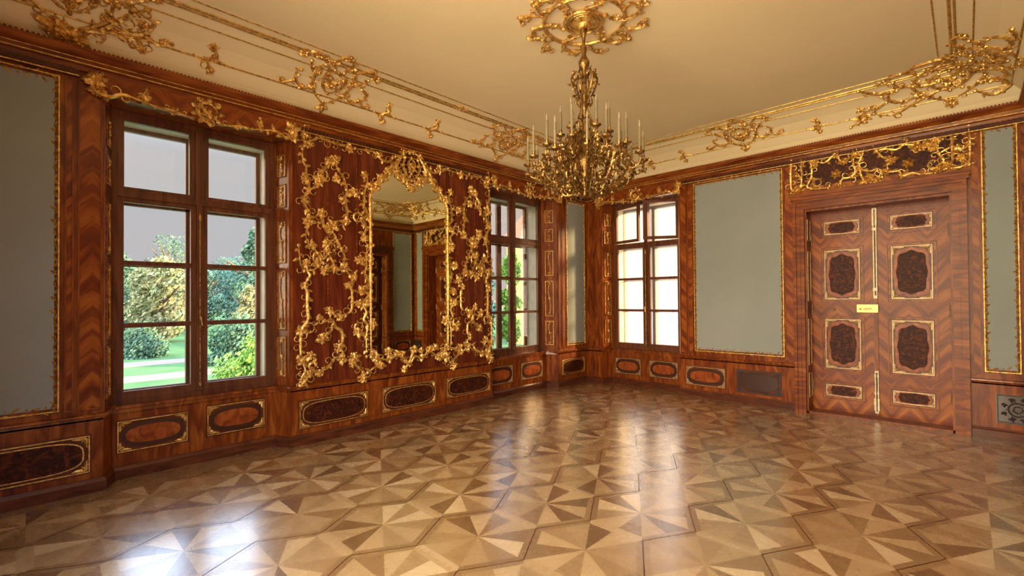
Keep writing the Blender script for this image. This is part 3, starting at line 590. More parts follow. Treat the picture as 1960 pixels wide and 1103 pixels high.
# ---- dado panels
def superoval(cu, cv, a, b, p=3.2, n=28):
    out = []
    for i in range(n):
        t = 2*PI*i/n; c, s = math.cos(t), math.sin(t)
        out.append((cu+a*math.copysign(abs(c)**(2/p), c), cv+b*math.copysign(abs(s)**(2/p), s)))
    return out
def dado_panel(F, u0, u1, v0, v1, kind, label, rng, group=None, name='dado_panel', par=None):
    if par is None: root = thing(name, label, 'dado panel', F((u0+u1)/2, v0, 0), group); sub = root
    cu, cv = (u0+u1)/2, (v0+v1)/2; a, b = (u1-u0)/2, (v1-v0)/2
    gm = 'gold' if kind in 'AB' else ('inlay' if kind == 'C' else 'iron')
    if par is None:
        MB(F).box(u0-.012, u1+.012, v0-.012, v1+.012, .0005, .003).build('recess_board', 'wood_dark', root)
    else:
        sub = root = MB(F).box(u0-.012, u1+.012, v0-.012, v1+.012, .0005, .003).build(name, 'wood_dark', par)
    MB(F).rim(u0, u1, v0, v1, .009, .003, .013).build('inlay_border' if par is None else 'border', gm, sub)
    ea, eb = a*.90, b*.80
    if kind in 'AC' and par is None:
        MB(F).prism(superoval(cu, cv, ea, eb, 2.7), .002, .007, .002).build('oval_band', 'band', sub)
        MB(F).prism(superoval(cu, cv, ea-b*.22, eb-b*.22, 2.5), .006, .012, .003).build('oval_field', 'amber', sub)
    elif kind == 'I':
        MB(F).prism(superoval(cu, cv, ea, eb, 2.8), .002, .010, .003).build('oval_field', 'band', sub)
    elif par is not None:
        mag = lambda o, k: [(cu+(x-cu)*(1+k*math.cos(8*math.atan2((y-cv)/b, (x-cu)/a))), cv+(y-cv)*(1+k*math.cos(8*math.atan2((y-cv)/b, (x-cu)/a)))) for x, y in o]
        MB(F).prism(mag(superoval(cu, cv, a*.90, b*.92, 3.4, 64), .03), .002, .008, .001).build('scalloped_field', 'amber', sub)
        MB(F).prism(mag(superoval(cu, cv, a*.74, b*.80, 3.0, 64), .05), .006, .011, .002).build('burr_field', 'burl', sub)
    else:
        MB(F).prism(superoval(cu, cv, ea+.006, eb+.006, 3.2), .002, .006, .001).build('gilded_line', gm, sub)
        MB(F).prism(superoval(cu, cv, ea-.004, eb-.004, 3.2), .004, .011, .002).build('burr_field', 'burl', sub)
    cs = min(b*.42, .075)
    for su in (-1, 1):
        for sv in (-1, 1):
            mb = MB(F); x, y = cu+su*(a-.014), cv+sv*(b-.014); d = math.atan2(-sv, -su)
            mb.box(x, x-su*cs*1.5, y, y-sv*.008, .003, .011); mb.box(x, x-su*.008, y, y-sv*cs*1.3, .003, .011)
            mb.leaf(x-su*cs*.3, y-sv*cs*.15, math.atan2(0, -su), cs*1.1, cs*.4, .006, .004)
            mb.leaf(x-su*cs*.15, y-sv*cs*.3, math.atan2(-sv, 0), cs*1.0, cs*.4, .006, .004)
            mb.leaf(x-su*cs*.1, y-sv*cs*.1, d, cs*.75, cs*.45, .007, .004); mb.boss(x-su*cs*.3, y-sv*cs*.3, cs*.16, .004)
            mb.build('corner_ornament', gm, sub)
    return root
rd = random.Random(5)
dado_panel(FA, -.43, .364, .175, .482, 'B', 'long dark burr dado panel with gilded corners under the leftmost cloth panel', rd)
dado_panel(FA, .562, 1.094, .238, .520, 'A', 'gilded oval dado panel under the left half of the garden window', rd)
dado_panel(FA, 1.262, 1.797, .243, .540, 'A', 'gilded oval dado panel under the right half of the garden window', rd)
dado_panel(FA, 2.096, 2.917, .183, .485, 'B', 'leftmost of the three dark burr dado panels below the mirror wall', rd)
dado_panel(FA, 3.127, 3.949, .182, .489, 'B', 'middle of the three dark burr dado panels below the mirror wall', rd)
dado_panel(FA, 4.150, 4.986, .200, .482, 'B', 'rightmost of the three dark burr dado panels below the mirror wall', rd)
FAr = lambda u, v, w: FA(u, v, w-.2)
FBr = lambda u, v, w: FB(u, v, w-.2)
for th in [o for o in COL.objects if o.name.startswith('dado_panel') and 'garden window' in o['label']]: th.location.y += .2
dado_panel(FAr, 5.13, 5.70, .215, .500, 'C', 'small orange oval dado panel under the left half of the second window', rd)
dado_panel(FAr, 5.92, 6.47, .215, .500, 'C', 'small orange oval dado panel under the right half of the second window', rd)
dado_panel(FA, 6.80, 7.50, .205, .490, 'B', 'dado panel in the corner under the narrow green cloth panel', rd)
dado_panel(FBr, -4.80, -4.28, .205, .490, 'C', 'dark oval dado panel under the left half of the opened window', rd)
dado_panel(FBr, -4.10, -3.58, .205, .490, 'C', 'orange oval dado panel under the right half of the opened window', rd)
dado_panel(FB, -3.338, -2.721, .190, .488, 'C', 'walnut dado panel with pale inlay under the large cloth panel, left of the dark grille', rd)
dado_panel(FC, -7.45, -6.95, .19, .488, 'C', 'dado panel on the back wall, seen only in the mirror', rd)
g = dado_panel(FB, -2.543, -1.940, .170, .500, 'I', 'dark grey oval heating grille in the dado beside the double door', rd, name='heating_grille'); g['category'] = 'grille'
def fret_grille():
    root = thing('heating_grille', 'square grey fretwork heating grille right of the double door', 'grille', FB(.41, .19, 0))
    MB(FB).box(.225, .56, .18, .50, .001, .004).build('backing', 'band', root)
    MB(FB).rim(.232, .555, .185, .495, .012, .003, .016).build('frame', 'iron', root)
    r = random.Random(8); cu, cv = .393, .34
    ring(FB, cu, cv, .075, .008, root, r, 'ring', 'iron', .004)
    ring(FB, cu, cv, .035, .006, root, r, 'ring', 'iron', .004)
    for i in range(8):
        a = i*PI/4+.39; mb = MB(FB); c, s = math.cos(a), math.sin(a)
        mb.cluster(cu+c*.115, cv+s*.115, .034, r, 4, .004); mb.build('fret', 'iron', root)
fret_grille()

# ================================================================ mirror wall
MX = 3.555
mir = lambda p: (2*MX-p[0], p[1])
MB(FA).box(2.03, 5.03, .675, 3.50, .001, .008).build('veneer_field', 'mahogany', wall_left)
mb = MB(FA)
for u in (2.42, 2.78): mb.box(u-.006, u+.006, .70, 3.46, .008, .014); mb.box(2*MX-u-.006, 2*MX-u+.006, .70, 3.46, .008, .014)
mb.build('veneer_moulding', 'wood_h', wall_left)
FAp = lambda u, v, w: FA(u, v, w+.010)
def mirror():
    root = thing('pier_mirror', 'tall arched pier mirror in a gilded rococo frame between two windows', 'mirror', FA(MX, .9, 0))
    r = random.Random(21)
    left = [(2.955, .90)]+[(u, v) for u, v in TR['mirror'][::-1][3:]]+[(3.38, 3.36)]
    left = left[:-1]
    left[-1:] = [(3.04, 3.04), (3.12, 3.16), (3.24, 3.24), (3.30, 3.30), (3.37, 3.26), (3.45, 3.16), (3.555, 3.10)]
    out = left[:-1]+[mir(p) for p in left[::-1]]
    MB(FAp).prism(out[::-1], .001, .010).build('mirror_glass', 'mirror', root)
    for f in (lambda p: p, mir):
        scroll(FAp, [f(p) for p in left[:-3]], .019, root, r, 'frame', bud=.045, w=.008, bs=.9)
    C = (MX, 3.37)
    half = [[(0, -.26), (-.10, -.20), (-.18, -.10), (-.26, -.07), (-.34, -.14), (-.46, -.22), (-.53, -.34)], [(0, .23), (-.11, .17), (-.2, .06), (-.23, -.06), (-.13, -.13), (-.05, -.24), (0, -.28)], [(-.10, .12), (-.13, .0), (-.07, -.12), (0, -.17)],
            [(-.2, .06), (-.29, -.02), (-.34, -.14)], [(-.23, -.06), (-.2, -.17), (-.12, -.2)], [(0, .13), (-.05, .05), (-.02, -.05), (0, -.08)]]
    for h in half:
        for s in (1, -1): scroll(FAp, [(C[0]+s*a, C[1]+b) for a, b in h], .022, root, r, 'crest_scroll', w=.012)
    for a, b, s in ((-.26, -.08, .07), (.26, -.08, .07), (-.36, -.12, .08), (.36, -.12, .08), (-.46, -.22, .08), (.46, -.22, .08), (-.52, -.34, .08), (.52, -.34, .08), (-.08, -.2, .07), (.08, -.2, .07), (0, .24, .10), (-.13, .18, .08), (.13, .18, .08), (-.24, -.05, .08), (.24, -.05, .08), (0, -.26, .09), (-.13, -.15, .07), (.13, -.15, .07), (0, .02, .07)):
        MB(FAp).cluster(C[0]+a, C[1]+b, s, r, None, .02).build('crest_leaf', 'gold', root)
    for p in TR['bottom']: scroll(FAp, p, .019, root, r, 'apron_scroll', w=.01)
    leaves(FAp, TR['bclus'], .075, root, r, w=.012)
    leaves(FAp, [(3.02, .90), (3.2, .95), (3.4, .90), (3.7, .92), (3.92, .95), (4.08, .88)], .07, root, r, w=.012)
mirror()
def side_carving(f, label, seed):
    root = thing('gilded_carving', label, 'wall carving', FA(f((2.5, 0))[0], .7, 0), 'gilded carvings flanking the mirror')
    r = random.Random(seed)
    for p in TR['paths']: scroll(FAp, [f(q) for q in p], .0185, root, r, bud=.038, bs=1.3)
    leaves(FAp, [f(q) for q in TR['clus']], .080, root, r)
    for q in ((2.36, 3.06), (2.30, 2.10), (2.79, 2.62), (2.20, 1.30), (2.80, 1.28), (2.45, 2.22)): ring(FAp, *f(q), .055, .013, root, r, w=.004)
    for q in TR['flow']: MB(FAp).flower(*f(q), .065, r, .006).build('flower', 'gold', root)
side_carving(lambda p: p, 'gilded branch-work carving on the walnut left of the mirror', 1)
side_carving(mir, 'gilded branch-work carving on the walnut right of the mirror', 2)

# ================================================================ window pelmets
def pelmet(F, u0, u1, label, seed, centre=True):
    root = thing('window_pelmet', label, 'pelmet', F((u0+u1)/2, 3.36, 0)); r = random.Random(seed); c = (u0+u1)/2; W = u1-u0
    MB(F).prism([(u0-.03, 3.55), (u0-.03, 3.43), (u0+.12, 3.385), (c-.25, 3.375), (c, 3.345), (c+.25, 3.375), (u1-.12, 3.385), (u1+.03, 3.43), (u1+.03, 3.55)], .002, .035).build('pelmet_board', 'veneer', root)
    G = lambda u, v, w: F(u, v, w+.035)
    for s in (-1, 1):
        e = c+s*W/2
        scroll(G, [(e+s*.02, 3.53), (e+s*.05, 3.47), (e+s*.03, 3.40), (e-s*.06, 3.375), (e-s*.15, 3.42), (e-s*.3, 3.40)], .02, root, r, 'end_scroll', bs=1.2)
        scroll(G, [(e-s*.3, 3.40), (e-s*.42, 3.385), (c+s*.3, 3.39), (c+s*.2, 3.37), (c+s*.12, 3.36)], .014, root, r, 'edge_scroll')
        MB(G).cluster(e+s*.02, 3.50, .10, r, 6).build('end_leaf', 'gold', root)
        MB(G).cluster(e+s*.01, 3.41, .085, r, 6).build('end_leaf', 'gold', root)
        MB(G).cluster(c+s*W*.30, 3.46, .06, r).build('spray', 'gold', root)
        scroll(G, [(c+s*W*.30, 3.52), (c+s*W*.31, 3.46), (c+s*W*.29, 3.40)], .013, root, r, 'spray_stem')
        MB(G).cluster(c+s*W*.17, 3.385, .055, r).build('spray', 'gold', root)
    ring(G, c, 3.455, .085, .02, root, r)
    for i in range(9):
        a = i*2*PI/9; MB(G).leaf(c+.09*math.cos(a), 3.455+.09*math.sin(a), a, .06, .05, .015, .01).build('rocaille_leaf', 'gold', root)
    MB(G).cluster(c, 3.44, .06, r, None, .01).build('rocaille_centre', 'gold', root)
pelmet(FA, .42, 2.0, 'carved and gilded pelmet above the garden window on the left', 31)
pelmet(FA, 5.10, 6.72, 'carved and gilded pelmet above the second window, beyond the mirror', 32)
pelmet(FB, -5.0, -3.46, 'carved and gilded pelmet above the opened window on the right wall', 33)

# ================================================================ overdoor carving
def overdoor(F, sh, label, full=True):
    root = thing('overdoor_carving', label, 'overdoor carving', F(-.85+sh, 3.08, 0)); r = random.Random(41)
    MB(F).box(-1.765+sh, .055+sh, 3.06, 3.50, .001, .010).build('veneer_board', 'veneer', root)
    G = lambda u, v, w: F(u+sh, v, w+.012)
    for p in TR['over']: scroll(G, [(a, min(b, 3.62)) for a, b in p], .0165, root, r, bud=.035, bs=1.3)
    leaves(G, [(a, min(b, 3.62)) for a, b in TR['oclus']], .075, root, r)
    MB(F).prism([(-1.70+sh, 3.14), (.0+sh, 3.14), (.0+sh, 3.5), (-1.70+sh, 3.5)], .008, .013).build('dark_field', 'burl', root)
    for q in TR['oflow']: MB(G).flower(q[0], q[1], .07, r, .006).build('flower', 'gold', root)
    for q in TR['orings']: ring(G, q[0], q[1], .05, .012, root, r)
overdoor(FB, 0, 'gilded floral carving above the walnut double door')

# ================================================================ double doors
def double_door(num, F, ul, ur, dark=False):
    D = -.25; c = (ul+ur)/2
    mb = MB(F)
    mb.box(ul-.13, ul, 0, 2.96, .0, .05); mb.box(ur, ur+.13, 0, 2.96, .0, .05); mb.box(ul, ur, 2.83, 2.96, .0, .05)
    for k, (t, w) in enumerate(((.035, .078), (.10, .062))):
        t0 = .13-t if k == 0 else .045; t1 = .13 if k == 0 else .065
        mb.box(ul-t1, ul-t0, 0, 2.83+t1, .05, w); mb.box(ur+t0, ur+t1, 0, 2.83+t1, .05, w); mb.box(ul-t0, ur+t0, 2.83+t0, 2.83+t1, .05, w)
    mb.box(ul-.15, ur+.15, 2.96, 3.0, 0, .10); mb.box(ul-.16, ur+.16, 3.0, 3.035, 0, .12); mb.box(ul-.14, ur+.14, 3.035, 3.06, 0, .07)
    root = struct(mb.build('door_%d' % num, 'wood_h' if not dark else 'wood_dark'))
    mb = MB(F); mb.box(ul-.012, ul+.02, 0, 2.83, D-.06, 0); mb.box(ur-.02, ur+.012, 0, 2.83, D-.06, 0); mb.box(ul+.02, ur-.02, 2.80, 2.84, D-.06, 0); mb.box(ul, ur, 0, .02, D-.08, .0)
    mb.build('door_lining', 'wood', root)
    G1, l1 = sub_frame(F, (ul, 0), (ul, D))
    mb = MB(lambda a, v, w: F(ul+.02+w, v, a))
    for v0, v1 in ((.2, .55), (.65, 1.3), (1.55, 2.25), (2.4, 2.7)): mb.rim(D+.04, -.04, v0, v1, .01, 0, .006)
    mb.build('lining_panels', 'inlay', root)
    r = random.Random(51+num)
    for s, a, b in ((0, ul+.02, c-.002), (1, c+.002, ur-.02)):
        leaf = MB(F).box(a, b, .02, 2.80, D-.05, D).build('door_leaf', 'veneer' if not dark else 'burl', root)
        G = lambda u, v, w: F(u, v, w+D)
        m0 = a+(b-a)*(.235 if s == 0 else .155); m1 = m0+(b-a)*(.56 if s == 0 else .57)
        m0 = a+(b-a)*.225; m1 = a+(b-a)*.775
        for v0, v1 in ((.225, .385), (.615, 1.295), (1.57, 2.255), (2.475, 2.655)):
            pn = dado_panel(G, m0, m1, v0, v1, 'C', '', r, name='door_panel', par=leaf)
            for ch in pn.children:
                pass
            mbx = MB(G)
            mbx.rim(m0-.045, m1+.045, v0-.045, v1+.045, .012, 0, .010).build('panel_moulding', 'wood', leaf)
    mb = MB(F); mb.box(c-.022, c+.022, .05, 2.79, D, D+.022); mb.build('meeting_strip', 'wood', root)
    mb = MB(F)
    mb.box(c-.02, c+.02, .06, .62, D+.022, D+.030); mb.tube([(c, .09, D+.04), (c, .60, D+.04)], .009, 8)
    mb.box(c-.028, c+.028, .10, .26, D+.022, D+.045); mb.box(c-.02, c+.02, 1.58, 2.78, D+.022, D+.028); mb.tube([(c, 1.62, D+.036), (c, 2.76, D+.036)], .008, 8)
    for v in (.33, .56, 1.7, 2.5): mb.box(c-.024, c+.024, v-.02, v+.02, D+.022, D+.045)
    mb.box(c-.026, c+.026, 2.55, 2.77, D+.022, D+.04)
    mb.build('surface_bolt', 'steel', root)
    lk = MB(F).box(c-.20, c+.028, 1.395, 1.50, D, D+.05).build('lock_case', 'lock', root)
    mb = MB(F); mb.tube([(c-.05, 1.445, D+.05), (c-.05, 1.445, D+.09), (c-.13, 1.44, D+.095)], .009, 8); mb.boss(c-.16, 1.44, .012, D+.05); mb.boss(c-.47, 1.43, .022, D)
    mb.build('door_handle', 'lock', lk)
    for v in (.35, 1.42, 2.42):
        mb = MB(F)
        for e in (ul+.028, ur-.028): mb.tube([(e, v-.07, D+.008), (e, v+.07, D+.008)], .012, 8)
        mb.build('hinge', 'steel', root)
double_door(1, FB, -1.615, -.11)
double_door(2, FC, -6.73, -5.30, True)

# ================================================================ cove: gilded lines, cartouches, sprays
k = 6
for nm, G, u0, u1 in (('a', GA, -.45, 6.85), ('b', GB, -4.6, -.1), ('c', GC, -7.0, .3)):
    mb = MB(G)
    for s, r_, e in ((.76, .007, .0), (.655, .013, .1), (.62, .010, .14), (.50, .007, .25)):
        q = q_of(s); d = .78-s; mb.tube([(u0-d if G is not GA else u0, q, .003), (u1+d, q, .003)], r_, 6)
    k += 1; struct(mb.build('trim_%d' % k, 'gold_old'))
    mb = MB(G); q = q_of(.20); mb.tube([(u0-.4, q, .003), (u1+.45, q, .003)], .009, 6)
    k += 1; struct(mb.build('trim_%d' % k, 'gold_old'))
HALF = [[(0, .10), (-.16, .16), (-.34, .30), (-.42, .50), (-.34, .68), (-.18, .74), (-.10, .64)], [(-.34, .68), (-.52, .82), (-.72, .80), (-.82, .70)],
        [(-.34, .30), (-.56, .24), (-.74, .30), (-.78, .44), (-.68, .48)], [(-.74, .30), (-.9, .22), (-1.0, .27)], [(0, .26), (-.14, .32), (-.24, .46), (-.18, .58), (0, .62)],
        [(-.18, .74), (-.12, .88), (0, .96)], [(-.42, .50), (-.58, .56), (-.66, .66)]]
def cartouche(G, u, hw, q0, q1, label, seed, dens=1.):
    root = thing('gilded_cartouche', label, 'ceiling ornament', G(u, q0, 0)); r = random.Random(seed)
    f = lambda a, b: (u+a*hw, q0+(q1-q0)*b)
    rr = .013+.006*hw
    for h in HALF:
        for s in (1, -1):
            scroll(G, [f(s*a*r.uniform(.92, 1.08), b) for a, b in h], rr, root, r, mat='gold', bud=.07, bs=1.15)
    for a, b, s in ((0, .06, .09), (-.36, .3, .07), (.36, .3, .07), (-.4, .52, .08), (.4, .52, .08), (0, .4, .11), (0, .92, .08), (-.8, .72, .07), (.8, .72, .07), (-.2, .74, .08), (.2, .74, .08), (-.98, .26, .05), (.98, .26, .05), (-.15, .5, .07), (.15, .5, .07), (-.56, .24, .05), (.56, .24, .05)):
        MB(G).cluster(*f(a, b), s*(.7+.5*hw), r, None, .006).build('leaf_cluster', 'gold', root)
    return root
Q = q_of
cartouche(GA, 2.31, .50, .10, .98, 'gilded rocaille cartouche on the cove above the left end of the mirror wall', 61)
cartouche(GA, 5.05, .60, .10, .90, 'gilded rocaille cartouche on the cove above the second window', 62)
cartouche(GB, -2.33, .50, .16, .86, 'gilded rocaille cartouche on the cove above the large blue grey cloth panel', 63)
# the corner pieces spread over two coves
c1 = cartouche(GB, -.10, .72, .16, 1.05, 'big gilded corner cartouche on the cove at the upper right', 64)
c2 = cartouche(GA, .22, .62, .08, 1.0, 'big gilded corner cartouche on the cove at the upper left', 65)
def more(G, root, paths, r_, seed):
    r = random.Random(seed)
    for p in paths: scroll(G, p, r_, root, r, bud=.06, bs=1.2)
more(GB, c1, [[(-.8, .30), (-.62, .22), (-.45, .30), (-.2, .42), (0, .40)], [(-.5, .9), (-.3, 1.02), (-.05, 1.0), (.15, .9)], [(-.7, .55), (-.5, .62), (-.3, .56), (-.1, .6), (.1, .75), (.3, .7)],
              [(.1, .3), (.25, .2), (.38, .28), (.33, .40), (.22, .38)], [(-1.05, .17), (-.9, .24), (-.8, .30)], [(-.35, .75), (-.15, .85), (.1, .82), (.2, .7)], [(-.9, .75), (-.75, .62), (-.6, .58)]], .018, 71)
more(GA, c2, [[(-.4, .3), (-.1, .42), (.2, .50), (.5, .62), (.6, .55)], [(-.4, .55), (-.1, .62), (.25, .66), (.5, .72)], [(.3, .12), (.45, .3), (.62, .52), (.68, .6)], [(.3, .2), (.5, .26), (.62, .2)]], .022, 72)
leaves(GA, [(-.2, .66), (-.05, .72), (.1, .70), (.22, .76), (.34, .72), (.46, .76), (.05, .60), (.3, .62), (.15, .16), (.26, .12)], .12, c2, random.Random(9))
def spray(G, u, label, seed, big=1.):
    root = thing('gilded_spray', label, 'ceiling ornament', G(u, .12, 0), 'small gilded sprays tied to the lower cove line'); r = random.Random(seed); q = Q(.20)
    scroll(G, [(u-.02, q+.16*big), (u+.03, q+.08), (u-.03, q), (u+.02, q-.09*big)], .016, root, r, 'stem', bs=1.2)
    scroll(G, [(u-.14, q+.01), (u-.05, q-.02), (u+.05, q+.02), (u+.14, q)], .011, root, r, 'ribbon')
    for a, b, s in ((-.01, .15*big, .06), (.02, .04, .06), (.01, -.09*big, .055), (-.04, .0, .05)): MB(G).cluster(u+a, q+b, s, r).build('leaf_cluster', 'gold', root)
for u, l in ((.68, 'small gilded spray on the cove nearest the upper left corner cartouche'), (1.20, 'gilded spray on the cove above the garden window'), (3.05, 'gilded spray on the cove right of the first cartouche, above the mirror'), (3.78, 'gilded spray on the cove just left of the second cartouche')): spray(GA, u, l, int(u*100))
for u, l in ((-3.82, 'gilded spray on the right-hand cove nearest the chandelier'), (-3.25, 'gilded spray on the right-hand cove above the edge of the opened window'), (-1.40, 'gilded spray on the right-hand cove above the left side of the door'), (-.92, 'gilded spray on the right-hand cove next to the big corner cartouche')): spray(GB, u, l, int(-u*100), .8)
spray(GA, 6.1, 'gilded spray on the left cove close to the far corner', 77, .8)
for u, l in ((3.9, 'gilded knot on the triple cove moulding above the mirror'), (2.05, 'gilded knot on the triple cove moulding above the first cartouche')):
    o = MB(GA).cluster(u, Q(.65), .07, rp).cluster(u+.07, Q(.66), .06, rp).cluster(u-.06, Q(.66), .05, rp).build('gilded_knot', 'gold'); tag(o, l, 'ceiling ornament')
# painted stucco band on the back wall cove, seen in the mirror
cartouche(GC, -6.7, .7, .14, .9, 'gilded cartouche on the back wall cove, seen in the mirror', 66)

# ================================================================ ceiling rosette
RX, RY = 3.47, 2.44
def rosette():
    root = thing('ceiling_rosette', 'round gilded openwork rosette on the ceiling above the chandelier', 'ceiling rosette', (RX, RY, 4.11)); r = random.Random(81)
    G = lambda u, v, w: (RX+u, RY-v, 4.11-w)
    mb = MB(G)
    for R, rr in ((.17, .016), (.135, .010), (.36, .016)): mb.tube([(R*math.cos(a), R*math.sin(a), .02) for a in [2*PI*i/40 for i in range(41)]], rr, 6)
    mb.build('ring', 'gold', root)
    mb = MB()
    mb.lathe([(.12, 4.11), (.11, 4.08), (.07, 4.06), (.05, 4.03), (.03, 4.02)][::-1], (RX, RY, 0), 20); mb.build('boss', 'gold', root)
    for i in range(6):
        a = i*PI/3+.2; c, s = math.cos(a), math.sin(a)
        T = lambda x, y: (x*c-y*s, x*s+y*c)
        scroll(G, [T(.20, .02), T(.30, -.10), T(.44, -.10), T(.50, .02), T(.43, .10), T(.37, .04)], .017, root, r, w=.01, bs=1.2)
        scroll(G, [T(.36, .14), T(.46, .20), T(.50, .28), T(.44, .34)], .014, root, r, w=.01, bs=1.2)
        MB(G).cluster(*T(.52, .03), .075, r, None, .01).build('leaf_cluster', 'gold', root)
        MB(G).cluster(*T(.27, -.06), .06, r, None, .01).build('leaf_cluster', 'gold', root)
        MB(G).cluster(*T(.47, .26), .065, r, None, .01).build('leaf_cluster', 'gold', root)
rosette()

# ================================================================ chandelier
def chandelier():
    root = thing('chandelier', 'gilded bronze rococo chandelier with many candle arms', 'chandelier', (RX, RY, 2.52)); r = random.Random(91)
    O = Vector((RX, RY, 0))
    mb = MB(); c = (RX, RY, 0)
    mb.lathe([(.004, 2.52), (.018, 2.53), (.026, 2.55), (.012, 2.575), (.03, 2.60), (.05, 2.64), (.03, 2.68), (.05, 2.74), (.085, 2.82), (.06, 2.90), (.03, 2.95), (.035, 3.05), (.022, 3.12),
              (.022, 3.40), (.04, 3.46), (.02, 3.52), (.03, 3.60), (.014, 3.66), (.045, 3.69), (.05, 3.73), (.03, 3.77), (.018, 3.80), (.028, 3.86), (.012, 3.90), (.018, 3.96), (.035, 4.02), (.02, 4.06)], c, 14)
    mb.build('stem', 'brass', root, True)
    def radial(a, off=Vector((0, 0, 0))):
        ca, sa = math.cos(a), math.sin(a); return lambda u, v, w: (RX+u*ca-w*sa, RY+u*sa+w*ca, v)
    def arm(a, R, zp, path, leafs):
        G = radial(a)
        o = scroll(G, path, .0095, root, r, 'arm', 'brass', bud=.045, both=True, bs=1.5, curl=False)
        mb = MB(G)
        for u, v, s in leafs: MB(G).cluster(u, v, s, r, 5, 0, True).build('arm_leaf', 'brass', o)
        P = G(R, 0, 0)
        MB().lathe([(.006, zp-.035), (.012, zp-.03), (.008, zp-.015), (.038, zp), (.044, zp+.012), (.012, zp+.010), (.014, zp+.045), (.017, zp+.05)], (P[0], P[1], 0), 10).build('drip_pan', 'brass', o)
        MB().lathe([(.0125, zp+.045), (.0125, zp+.215), (.007, zp+.22)], (P[0], P[1], 0), 9).build('candle', 'candle', o)
        MB().lathe([(.005, zp+.22), (.0095, zp+.238), (.008, zp+.255), (.002, zp+.278)], (P[0], P[1], 0), 7).build('bulb', 'leaf_bulb', o)
        return o
    def tree_of(o): return [o]+list(o.children)
    def ringof(n, a0, *args):
        first = arm(0.0, *args); objs = tree_of(first)
        for i in range(n):
            a = a0+i*2*PI/n
            if i == 0: fr = first; new = None
            else:
                fr = first.copy(); COL.objects.link(fr); fr.parent = root
                for ch in first.children:
                    c2 = ch.copy(); COL.objects.link(c2); c2.parent = fr; c2.rotation_euler = (0, 0, 0)
            fr['_a'] = a
        for o in [o for o in root.children if '_a' in o.keys()]: o.rotation_euler = (0, 0, o['_a']); del o['_a']
    ringof(12, .13, .51, 2.815, [(.05, 2.66), (.16, 2.58), (.30, 2.60), (.40, 2.70), (.43, 2.80), (.38, 2.83), (.36, 2.76), (.44, 2.70), (.51, 2.74), (.51, 2.79)], [(.30, 2.60, .05), (.42, 2.72, .045), (.38, 2.82, .045), (.51, 2.74, .04), (.16, 2.58, .045)])
    ringof(8, .33, .37, 2.94, [(.05, 2.80), (.12, 2.72), (.22, 2.76), (.27, 2.88), (.22, 2.95), (.19, 2.88), (.27, 2.82), (.36, 2.86), (.37, 2.92)], [(.22, 2.76, .05), (.27, 2.86, .05), (.21, 2.94, .045), (.36, 2.87, .04)])
    ringof(6, .05, .215, 3.08, [(.04, 2.98), (.10, 2.90), (.17, 2.95), (.16, 3.04), (.11, 3.06), (.10, 3.0), (.18, 2.98), (.215, 3.05)], [(.13, 2.93, .045), (.15, 3.04, .045), (.21, 3.0, .035)])
    # rocaille cage around the stem and the crown near the top
    for n_, paths in ((6, [[(.03, 3.44), (.06, 3.42), (.10, 3.50), (.115, 3.58), (.07, 3.645), (.03, 3.62), (.04, 3.57)], [(.06, 3.42), (.07, 3.36), (.045, 3.32)]]),
                      (8, [[(.03, 3.30), (.06, 3.22), (.05, 3.12), (.10, 3.04), (.15, 2.97), (.10, 2.92)], [(.05, 2.92), (.16, 2.86), (.20, 2.74), (.12, 2.66), (.05, 2.70)]]),
                      (10, [[(.06, 2.84), (.24, 2.80), (.30, 2.70), (.24, 2.62), (.12, 2.60)], [(.24, 2.62), (.18, 2.54), (.06, 2.56)], [(.30, 2.70), (.38, 2.66), (.36, 2.60)]])):
        for i in range(n_):
            G = radial(i*2*PI/n_+.2)
            for p in paths:
                scroll(G, p, .0095, root, r, 'rocaille_scroll', 'brass', bud=.04, both=True, bs=1.6, curl=False)
    for i in range(36):
        a = r.uniform(0, 6.28); z = r.uniform(2.58, 3.0); R = r.uniform(.05, .12+(3.02-z)*.55)*(1 if z > 2.66 else .6)
        MB(radial(a)).cluster(R, z, r.uniform(.03, .05), r, 5, 0, True).build('leaf_cluster', 'brass', root)
    for i in range(9):
        G = radial(i*.7); MB(G).cluster(.09, r.choice((3.36, 3.42, 3.6, 3.55)), .04, r, 5, 0, True).build('leaf_cluster', 'brass', root)
chandelier()

